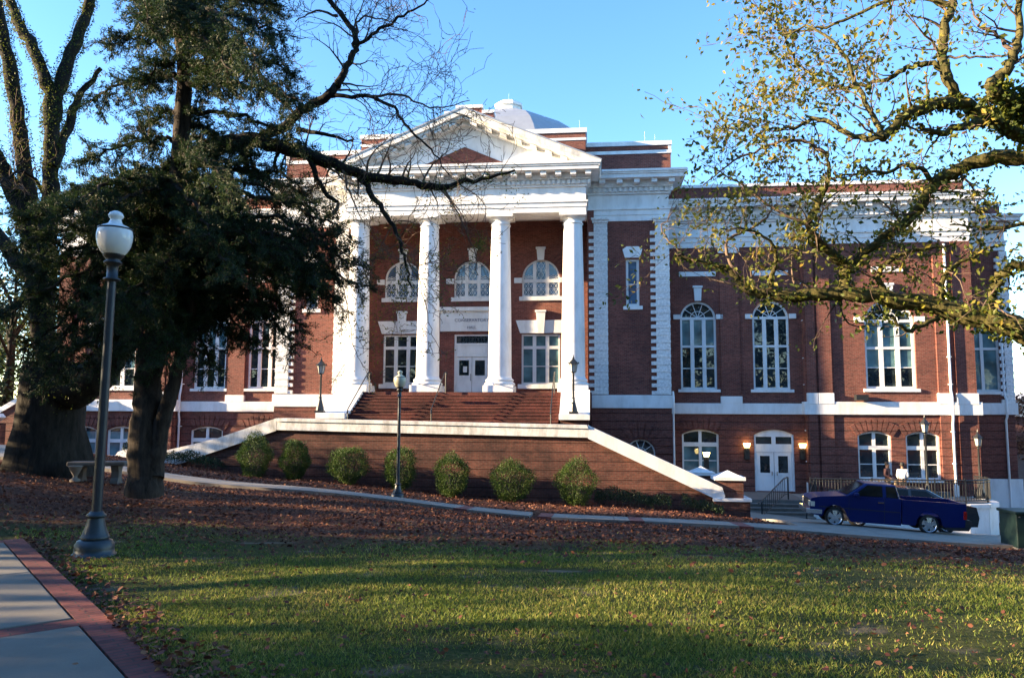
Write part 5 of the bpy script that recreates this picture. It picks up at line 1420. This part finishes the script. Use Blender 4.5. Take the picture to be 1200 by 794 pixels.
LB([(415, 55, 16), (440, 38, 15.9), (462, 25, 15.8), (490, 8, 15.7), (520, -10, 15.6)], .045, .014, 0, .3, 1.0)
LB([(418, 45, 16), (420, 25, 16.1), (440, 20, 16.2), (470, 28, 16.3)], .03, .01, 0, .3, .8)
LB([(420, 204, 16.0), (442, 235, 15.9), (460, 265, 15.8), (474, 300, 15.7), (480, 335, 15.6)], .07, .018, 30, .3, .8, 2, .5, .4)
LB([(512, 219, 15.8), (535, 245, 15.7), (552, 285, 15.6), (560, 320, 15.6)], .028, .010, 0, .3, .8, 2, .2)
LB([(358, 180, 16.1), (382, 225, 16.0), (396, 240, 16.0), (374, 262, 16)], .06, .03, 20, .4, .7, 2, .25)
LB([(330, 172, 16.2), (322, 195, 16.2), (348, 215, 16.2), (370, 250, 16.2)], .04, .012, 0, .35, .8, 2, .3)
LB([(400, 195, 16), (410, 225, 15.9), (420, 255, 15.8)], .03, .012, 0, .3, .7, 2, .5)
LB([(374, 262, 16), (392, 300, 15.9), (405, 345, 15.8), (412, 395, 15.8), (425, 430, 15.8)], .016, .006, 0, .3, .6, 2, .35, .1)
LB([(475, 300, 15.7), (495, 340, 15.6), (505, 385, 15.6), (520, 420, 15.6)], .014, .005, 0, .3, .6, 2, .3, .1)
LB([(460, 265, 15.8), (440, 300, 15.7), (432, 345, 15.7)], .014, .006, 0, .3, .6, 2, .35, .1)
LB([(346, 135, 16.1), (320, 110, 16.2), (300, 80, 16.3)], .03, .01, 0, .3, .9)
LB([(350, 152, 16.2), (380, 158, 16.1), (410, 165, 16.1), (412, 160, 16.1)], .05, .012, 0, .3, .7)
LB([(60, 240, D0), (30, 200, D0 - .5), (0, 215, D0 - 1)], .05, .02, 0, .3, 1.0)
LB([(395, 18, 16), (370, 12, 16), (345, 25, 16)], .03, .01, 0, .3, .9)
# clump of live leaves hanging under the bare limb in front of the centre door
for (px, py, rr, k) in ((563, 287, .16, 260), (476, 335, .30, 260), (470, 355, .25, 120), (520, 350, .35, 90), (400, 240, .35, 120), (425, 350, .4, 140), (440, 420, .35, 60), (600, 225, .3, 50), (395, 300, .45, 150), (415, 380, .45, 160), (440, 300, .5, 90), (500, 300, .5, 110), (455, 380, .5, 90), (430, 250, .4, 80), (520, 240, .5, 60)):
    c = np.array(at(px, py, 15.6)[:]); P = c + T.r.normal(size=(k, 3)) * rr * .55; T.sites += list(P); T.dirs += list(T.r.normal(size=(k, 3)))
T.finish(root, tuple(base), 'oakleaf', .05, .042, 'bark')

# ------------------------------------------------------------------ cedar
T = Tree(8)
b0 = at(171, 574, 15.0); base = np.array([b0.x, b0.y, gz(b0.x, b0.y) - .1])
root = empty('cedar_tree', 'dense dark evergreen cedar with drooping boughs and grooved split trunk', 'tree', base)
D1 = 15.0
S1, r1 = T.limb([(171, 578, D1), (170, 540, D1), (172, 495, D1), (176, 430, D1), (186, 370, D1), (196, 310, D1), (205, 250, D1), (212, 170, D1), (215, 90, D1), (212, 20, D1), (208, -60, D1), (205, -150, D1), (203, -230, D1)], .33, .04, 0, sides=18, wob=.015)
T.limb([(180, 560, D1 - .05), (186, 520, D1 - .1), (194, 480, D1 - .15), (205, 440, D1 - .2), (216, 395, D1 - .2), (228, 340, D1 - .2), (236, 280, D1)], .17, .08, 0, sides=12)
boughs = []
for y0, ex, ey in [(60, 128, 55), (110, 105, 118), (180, 95, 190), (215, 62, 245), (250, 20, 262), (280, 0, 300), (310, 8, 370), (330, 45, 425), (340, 90, 445), (350, 130, 430), (350, 250, 430), (340, 300, 405), (320, 345, 405), (300, 395, 350), (270, 428, 318), (250, 400, 268), (230, 358, 245), (215, 318, 205), (180, 300, 190), (150, 352, 165), (120, 352, 125), (80, 340, 85), (40, 328, 40), (10, 320, 5), (-30, 290, -15), (-40, 150, -10), (20, 160, 20), (90, 165, 95), (100, 260, 100), (60, 270, 60), (0, 250, 0), (150, 160, 160), (160, 260, 165), (220, 150, 235), (230, 280, 240), (270, 120, 300), (280, 320, 300), (300, 90, 350), (310, 270, 350), (330, 200, 400), (260, 60, 290), (240, 90, 240), (300, 370, 330), (290, 345, 290), (300, 40, 330), (320, 70, 400), (330, 20, 420), (280, 30, 330), (340, 110, 400), (260, 100, 270), (350, 60, 445), (355, 180, 440), (340, 220, 400), (345, 160, 410), (310, 130, 330), (320, 330, 360), (310, 380, 320), (300, 410, 300), (310, 422, 335), (320, 395, 355), (335, 355, 385), (280, 385, 280), (320, 330, 330), (340, 280, 395), (345, 240, 385), (335, 300, 370), (330, 365, 350), (345, 200, 420), (300, 350, 300), (310, 260, 340), (325, 230, 360)]:
    y0 = y0 - 15; tt = (578 - y0) / 660; x0 = 171 + (y0 < 500) * (578 - y0) * .085
    dd = T.r.uniform(-1.6, 1.6); boughs.append((min(x0, 215), y0, ex, ey, dd))
for k in range(24):
    y0 = T.r.choice([T.r.uniform(-60, 90), T.r.uniform(190, 350), T.r.uniform(200, 350)]); boughs.append((min(215, 171 + (578 - y0) * .085), y0, 210 + T.r.normal() * 70, y0 + T.r.uniform(10, 60), T.r.choice([-1, 1]) * T.r.uniform(1.5, 3.2)))
tuftP, tuftD = [], []
for x0, y0, ex, ey, dd in boughs:
    a = np.array(at(x0, y0, D1)[:]); e = np.array(at(ex, ey, D1 + dd)[:]); Lb = np.linalg.norm(e - a)
    mid = (a + e) / 2 + np.array([0, 0, .10 * Lb]); C, r = T.limb([a, a * .75 + mid * .25 + [0, 0, .04 * Lb], mid, mid * .4 + e * .6 + [0, 0, .02 * Lb], e], .03 + .012 * Lb, .012, 0, px=False, wob=.04)
    m = len(C)
    for i in range(m):
        f = i / m
        if f < .18: continue
        d = C[min(i + 1, m - 1)] - C[max(i - 1, 0)]; d /= np.linalg.norm(d)
        for _ in range(3):
            u = T.r.normal(size=3); u[2] *= .55; u -= d * u.dot(d) * .5; u /= np.linalg.norm(u)
            Lt = T.r.uniform(.25, .75) * (1.25 - .5 * f); p = C[i].copy(); q = u * .8 + d * .6; pts = [p]; nst = int(Lt / .075) + 1
            for k in range(nst):
                q = q + T.r.normal(size=3) * .18 + np.array([0, 0, -.05]); q /= np.linalg.norm(q); p = p + q * Lt / nst; pts.append(p)
                if T.r.random() < .85: tuftP.append(p + T.r.normal(size=3) * .03); tuftD.append(q + T.r.normal(size=3) * .3)
            T.twig.tube(pts, [.008] * len(pts), 3)
tuftP = np.array(tuftP); tuftD = np.array(tuftD); K = 26
P = np.repeat(tuftP, K, 0) + T.r.normal(size=(len(tuftP) * K, 3)) * .028; Dv = unit(np.repeat(tuftD, K, 0)) * .9 + T.r.normal(size=(len(P), 3)) * .5 + np.array([0, 0, .12])
off = tuple(-q for q in base)
T.wood.build('trunk', M['cbark'], root, off, recalc=False); T.twig.build('branches', M['cbark'], root, off, recalc=False)
np_mesh('crown', *leaf_quads(P - base, Dv, T.r.uniform(.035, .08, len(P)), .24, T.r), M['cedar'], root)
print('cedar quads', len(P))

# ------------------------------------------------------------------ trees outside and beyond
def leafy(name, label, bx, by, h, rad, mat, n, leaf, z0=None, group=None, lowest=.3, seed=1, woodm='bark'):
    r = np.random.default_rng(seed); z = gz(max(-74, min(74, bx)), max(-27, min(130, by))) if z0 is None else z0; base = np.array([bx, by, z - .1]); root = empty(name, label, 'tree', base, 0, group)
    w = MB(); w.tube([(0, 0, 0), (.05, .03, h * .3), (0, .1, h * .6), (.1, 0, h * .9)], [h * .028, h * .022, h * .014, .03], 9)
    P = []
    for i in range(14):
        a = r.uniform(0, 6.28); zz = h * r.uniform(lowest, .92); rr = rad * (1 - .55 * abs((zz / h - .55) / .45) ** 1.5) * r.uniform(.55, 1); e = np.array([rr * math.cos(a), rr * math.sin(a), zz + rr * .25])
        w.tube([(0, 0, zz * .8), tuple(e * [.5, .5, 1] - [0, 0, rr * .1]), tuple(e)], [h * .008, h * .005, .01], 5)
        k = n // 14; P.append(e * r.uniform(.55, 1.08, (k, 1)) * [1, 1, 0] + [0, 0, e[2]] + r.normal(size=(k, 3)) * [rad * .2, rad * .2, rad * .17])
    w.build('trunk', M[woodm], root, recalc=False); P = np.vstack(P)
    np_mesh('crown', *leaf_quads(P, r.normal(size=P.shape), r.uniform(.6, 1.3, len(P)) * leaf, .6, r), M[mat], root)
    return root


leafy('autumn_tree', 'yellow green tree beyond the far left side stair', *at(-8, 470, 62)[:2], 13, 5.5, 'fall', 5200, .34, -4, 'autumn trees beyond the far left corner', .12, 21)
leafy('evergreen_tree', 'dark evergreen filling the gap left of the oak trunk', *at(8, 470, 50)[:2], 15, 5.5, 'hedge', 7000, .34, -4, 'autumn trees beyond the far left corner', .1, 27)
leafy('autumn_tree', 'dull green tree standing furthest left beyond the side stair', *at(-40, 470, 55)[:2], 11, 5, 'shrub', 3600, .34, -4, 'autumn trees beyond the far left corner', .1, 22)
leafy('autumn_tree', 'dull green tree beyond the lawn, right of the far house', 72, 70, 12, 5, 'shrub', 3200, .4, -5, None, .1, 24)
leafy('autumn_tree', 'rusty autumn tree beyond the right corner of the hall', *at(1213, 480, 75)[:2], 7, 3, 'litter', 2600, .3, -5, None, .1, 23)
_offs = [(-27, 5.6, 8, 2.2, 700, 'thin airy tree on the left lawn beside the foreground path'), (-22, 2.2, 11.5, 3.7, 14000, 'leafy tree on the lawn left of the foreground path'), (-23, 10.2, 9, 3.4, 10000, 'tree on the left lawn level with the lawn lamp post'), (-25, 15.3, 9.2, 3.7, 10000, 'tree on the left lawn level with the cedar'),
         (-24, 21.2, 10.4, 3.4, 10000, 'tree on the left lawn level with the stone bench'), (-33, 25.5, 5.2, 2.6, 2600, 'small tree on the far left lawn level with the pavement'), (-36, 31, 6.0, 3.4, 3600, 'small tree on the far left lawn level with the terrace wall'),
         (-40, 39, 7.5, 3.4, 3000, 'small tree on the far left lawn level with the portico steps')]
for i, (x, y, h, rad, n, lab) in enumerate(_offs):
    leafy('lawn_tree', lab, x, y, h, rad, 'hedge', n, .28, None, 'trees standing on the left lawn', .08, 40 + i)
_n = 26000; _r = np.random.default_rng(77); _x = _r.uniform(-120, 120, _n); _y = -13 - 14 * _r.random(_n) - .0006 * _x ** 2
_top = 21 + 4 * np.sin(_x * .13) + 3 * np.sin(_x * .41 + 1) + 2 * np.sin(_y * .7 + _x * .2)
_P = np.stack([_x, _y, -1.7 + _top * _r.random(_n) ** .75], 1)
o = np_mesh('shade_treeline', *leaf_quads(_P, _r.normal(size=_P.shape), _r.uniform(.9, 2.0, _n), .75, _r), M['hedge']); tag(o, 'unseen tall tree screen added behind the camera to dim the sky light', 'wood', kind='stuff')  # out-of-view leaf screen, added to block sky light on the front


# ------------------------------------------------------------------ shrubs and hedges
def shrub(cx, cy, w, h, label, group, mat='shrub', n=9500, seed=0, leaf=.05, d=None):
    r = np.random.default_rng(seed); z = gz(cx, cy); d = d or w; root = empty('round_shrub', label, 'shrub', (cx, cy, z), 0, group)
    s = MB()
    for i in range(6): a = i * 1.05; s.tube([(.04 * math.cos(a), .04 * math.sin(a), -.05), (.15 * w * math.cos(a), .15 * w * math.sin(a), h * .4), (.28 * w * math.cos(a + .3), .28 * w * math.sin(a + .3), h * .72)], [.022, .016, .006], 5)
    s.build('stem', M['twig'], root, recalc=False)
    u = unit(r.normal(size=(n, 3))); q = r.uniform(.55, 1, (n, 1)) ** .45; lump = 1 + .10 * np.sin(u[:, :1] * 5 + seed) * np.sin(u[:, 1:2] * 6 + seed * 2) + .09 * np.sin(u[:, 2:] * 7 + seed) + .06 * r.normal(size=(n, 1))
    P = u * q * lump * (1 + .10 * np.sin(u[:, :1] * 2.5 + seed * 1.7)); taper = np.where(P[:, 2:] < 0, 1 + P[:, 2:] * .32, 1 - .05 * P[:, 2:])
    P = np.hstack([P[:, :1] * taper * w / 2, P[:, 1:2] * taper * d / 2, np.maximum(P[:, 2:] * .52 + .49, .0) * h])
    np_mesh('crown', *leaf_quads(P, u * .7 + r.normal(size=P.shape) * .6 + [0, 0, .2], r.uniform(.7, 1.3, n) * leaf, .6, r), M[mat], root)


labs = ['leftmost round clipped shrub before the terrace wall', 'second round shrub from the left end of the terrace wall', 'round shrub just left of the slim lamp post, small gap between', 'round shrub standing directly behind the slim lamp post', 'round shrub first to the right of the slim lamp post', 'large round shrub in the middle right of the terrace wall', 'rightmost round shrub, below the corner where the coping starts to slope']
for i, (px, py, w, h) in enumerate(((298, 562, 38, 45), (346, 561, 34, 41), (407, 573, 38, 46), (467, 574, 37, 47), (530, 585, 38, 50), (601, 589, 42, 52), (674, 590, 42, 52))):
    v = -9.85; r_ = at(px, py, 1); t_ = (BO.dot(BV) + v) / r_.dot(BV); p = r_ * t_; ppm = F / p.y
    kk_ = (1.0, .94, 1.08, .98, 1.04, 1.1, 1.02)[i]; shrub(p.x, p.y, w * 1.08 / ppm * kk_, h / ppm * (2 - kk_) + .05, labs[i], 'round shrubs along the terrace wall', seed=i + 1)


def hedge(xa, xb, v, h, wv, label, n, seed):
    r = np.random.default_rng(seed); c = bw((xa + xb) / 2, v); root = empty('low_hedge', label, 'hedge', (c.x, c.y, gz(c.x, c.y)), 0)
    x = r.uniform(xa, xb, n); vv = v + r.uniform(-wv / 2, wv / 2, n); W_ = np.array([bw(a, b_)[:] for a, b_ in zip(x, vv)]); g_ = hz(W_[:, 0], W_[:, 1])
    top = h * (1 - .5 * ((vv - v) / (wv / 2)) ** 2) * (1 + .18 * np.sin(x * 2.3 + seed) + .1 * np.sin(x * 7)); W_[:, 2] = g_ + top * r.uniform(.1, 1, n) ** .4
    np_mesh('foliage', *leaf_quads(W_ - np.array(root.location[:]), r.normal(size=W_.shape) * .7 + [0, 0, .6], r.uniform(.7, 1.3, n) * .07, .5, r), M['hedge'], root)
    s = MB()
    for k in range(int((xb - xa) / .3)): q = bw(xa + .15 + k * .3, v) - root.location; zz = gz(q.x + c.x, q.y + c.y) - root.location.z; s.tube([(q.x, q.y, zz - .03), (q.x + .03, q.y, zz + h * .7)], [.012, .005], 4)
    s.build('stem', M['twig'], root, recalc=False)


hedge(6.7, 9.6, -9.4, .62, 1.2, 'dark low hedge under the right sloping coping', 3200, 3)
hedge(10.0, 11.5, -9.3, .55, 1.0, 'short dark hedge beside the capped brick pier', 1700, 4)
hedge(-11.2, -8.4, -9.3, .55, 1.1, 'dark low hedge under the left sloping coping', 3000, 5)
hedge(-13.6, -12.4, -7.6, .75, 1.0, 'small dark bush beside the white end block', 1500, 6)

# ------------------------------------------------------------------ grass and fallen leaves
n = 400000
Y = 4.0 * (14.0 / 4.0) ** nrg.random(n); X = Y * nrg.uniform(-.8, .98, n)
u_ = X * 0; rel = np.stack([X - pa.x, Y - pa.y], 1); cross = rel @ np.array([px_.x, px_.y])
Yb = 10.2 - .16 * X + 1.2 * np.sin(X * .9) * .6
patch = np.sin(X * 1.1 + 2 * np.sin(Y * .8)) * np.sin(Y * 1.6 + np.sin(X * .7) * 2)
keep = (cross > .0) & (nrg.random(n) < np.clip((Yb + 1.2 - Y) / 2.2, .03, 1)) & (nrg.random(n) < np.clip(.66 + .8 * patch, .08, 1))
for ex_, ey_, sx_, sy_ in ((.45, 8.35, .75, .16), (-3.4, 10.6, 1.5, .30), (2.4, 9.5, .5, .12), (5.2, 7.4, .5, .14)): keep &= (((X - ex_) / sx_) ** 2 + ((Y - ey_) / sy_) ** 2 > .5 + nrg.random(n) * .9)
X, Y = X[keep], Y[keep]; n = len(X); Z = hz(X, Y) + .02 * np.sin(X * 1.7 + np.sin(Y * 1.1) * 2) * np.sin(Y * 1.3 + 1.0) - .004
h = nrg.uniform(.012, .042, n); a = nrg.uniform(0, 6.283, n); w = nrg.uniform(.0016, .0036, n) * (1 + Y / 7); le = nrg.uniform(.2, 1.1, n) * h; b2 = nrg.uniform(0, 6.283, n)
P0 = np.stack([X - w * np.cos(a), Y - w * np.sin(a), Z], 1); P1 = np.stack([X + w * np.cos(a), Y + w * np.sin(a), Z], 1); P2 = np.stack([X + le * np.cos(b2), Y + le * np.sin(b2), Z + h], 1)
o = np_mesh('grass', np.stack([P0, P1, P2], 1).reshape(-1, 3), np.arange(3 * n).reshape(n, 3), M['grass']); tag(o, 'short thin lawn grass in the foreground', 'grass', kind='stuff')


def litter(X, Y, size, lift=.012, flat=.5):
    """each leaf is two curled halves folded along the midrib"""
    n = len(X); Z = hz(X, Y) + .02 * np.sin(X * 1.7 + np.sin(Y * 1.1) * 2) * np.sin(Y * 1.3 + 1.0) * (np.abs(X) < 22) + lift * nrg.uniform(.2, 1.6, n)
    D = unit(nrg.normal(size=(n, 3)) * [1, 1, flat * .5]); nr = np.tile([0, 0, 1.0], (n, 1)) + nrg.normal(size=(n, 3)) * flat
    W = unit(np.cross(D, nr)); U = np.cross(W, D); s_ = size[:, None]; c = nrg.uniform(-.15, .45, (n, 1)); wd_ = nrg.uniform(.26, .42, (n, 1)); a = np.stack([X, Y, Z], 1)
    f = lambda t, w, u: a + D * s_ * t + W * s_ * w + U * s_ * u
    V = np.stack([f(0, 0, 0), f(.3, wd_, c * .4), f(.7, wd_ * .75, c * .5), f(1, 0, c * .3), f(.68, -wd_ * .8, c * .5), f(.28, -wd_ * .95, c * .4)], 1).reshape(-1, 3)
    b_ = np.arange(n)[:, None] * 6
    return V, np.vstack([b_ + [0, 1, 2, 3], b_ + [0, 3, 4, 5]])


parts = []
n = 72000; Y = 8 + 15.5 * nrg.random(n) ** .8; X = Y * nrg.uniform(-.8, .95, n); v_ = (X - BO.x) * BV.x + (Y - BO.y) * BV.y
pr = np.clip((Y - (8.9 - .12 * X)) / 2.6, .05, 1); k = (nrg.random(n) < pr) & (v_ < SVa + .1); parts.append(litter(X[k], Y[k], nrg.uniform(.03, .075, k.sum()), .02))
n = 4200; Y = 4.3 * (12 / 4.3) ** nrg.random(n); X = Y * nrg.uniform(-.74, .76, n); c_ = np.stack([X - pa.x, Y - pa.y], 1) @ np.array([px_.x, px_.y]); k = (c_ > .02) & (nrg.random(n) < .35 + .65 * np.clip(np.sin(X * 1.9 + 2 * np.sin(Y * 1.3)) * np.sin(Y * 2.6 + X), 0, 1) + .5 * (Y > 9)); parts.append(litter(X[k], Y[k], nrg.uniform(.018, .052, k.sum()), .03))
n = 1300; s_ = nrg.uniform(-.8, 7, n); c_ = np.abs(nrg.normal(size=n)) * .22 - .03; X = pa.x + pd_.x * s_ + px_.x * c_; Y = pa.y + pd_.y * s_ + px_.y * c_; parts.append(litter(X, Y, nrg.uniform(.03, .07, n), .035))
n = 14; s_ = nrg.uniform(-.5, 5, n); c_ = -nrg.uniform(.1, 2.0, n); X = pa.x + pd_.x * s_ + px_.x * c_; Y = pa.y + pd_.y * s_ + px_.y * c_; parts.append(litter(X, Y, nrg.uniform(.04, .08, n), .05, .2))
n = 9000; xl = nrg.uniform(-14, 12.4, n); vl = SVb + (TW - SVb) * nrg.random(n); W_ = np.array([bw(a_, b_)[:2] for a_, b_ in zip(xl, vl)]); parts.append(litter(W_[:, 0], W_[:, 1], nrg.uniform(.06, .12, n), .03))
n = 260; xl = nrg.uniform(-14, 14, n); vl = nrg.uniform(SVa, SVb, n); W_ = np.array([bw(a_, b_)[:2] for a_, b_ in zip(xl, vl)]); parts.append(litter(W_[:, 0], W_[:, 1], nrg.uniform(.05, .09, n), .04, .2))
o = np_mesh('fallen_leaves', *merge(parts), M['litter']); tag(o, 'brown and rust fallen leaves scattered over lawn and pavement edge', 'leaves', kind='stuff')

# ------------------------------------------------------------------ far building seen at the right edge
p = at(1206, 470, 85); fbld = empty('distant_house', 'small tan brick house far beyond the right corner of the hall', 'house', (p.x, p.y, -5), 0)
MB().box(-5, 5, 0, 8, 0, 5).build('wall', M['brick'], fbld); MB().prism([(-5.5, 5), (5.5, 5), (0, 7.6)], 'y', -.4, 8.4).build('roof', M['roofm'], fbld)
for x in (-3, 0, 3): MB().box(x - .5, x + .5, -.06, .1, 1.4, 3.2).build('window', M['gteal'], fbld)

# ------------------------------------------------------------------ light
SUN_E, SUN_A = R(12.5), R(85.3)          # elevation; angle from straight back towards the left
sd = Vector((-math.sin(SUN_A) * math.cos(SUN_E), -math.cos(SUN_A) * math.cos(SUN_E), math.sin(SUN_E)))
sl = bpy.data.lights.new('sun', 'SUN'); sl.energy = 5.0; sl.angle = R(.5); sl.color = (1.0, .75, .46)
so_ = bpy.data.objects.new('sun', sl); COL.objects.link(so_); so_.rotation_euler = sd.to_track_quat('Z', 'Y').to_euler(); so_.location = (-30, -10, 30)
wd = bpy.data.worlds.new('World'); scene.world = wd; wd.use_nodes = True; t = wd.node_tree
bg = t.nodes['Background']; sk = t.nodes.new('ShaderNodeTexSky'); sk.sky_type = 'NISHITA'; sk.sun_disc = False
sk.sun_elevation = SUN_E; sk.sun_rotation = math.atan2(sd.x, sd.y)
sk.air_density = 1.0; sk.dust_density = .15; sk.ozone_density = 2.5; sk.altitude = 0
hs = t.nodes.new('ShaderNodeHueSaturation'); hs.inputs['Saturation'].default_value = 1.18; hs.inputs['Hue'].default_value = .507; t.links.new(sk.outputs[0], hs.inputs['Color']); t.links.new(hs.outputs[0], bg.inputs[0]); bg.inputs[1].default_value = .115
vs = scene.view_settings; vs.view_transform = 'Standard'; vs.look = 'None'; vs.exposure = 2.38; vs.gamma = 1
scene.cycles.max_bounces = 6; scene.cycles.diffuse_bounces = 3; scene.cycles.glossy_bounces = 3; scene.cycles.transmission_bounces = 3
scene.cycles.use_denoising = True; scene.cycles.sample_clamp_indirect = 6
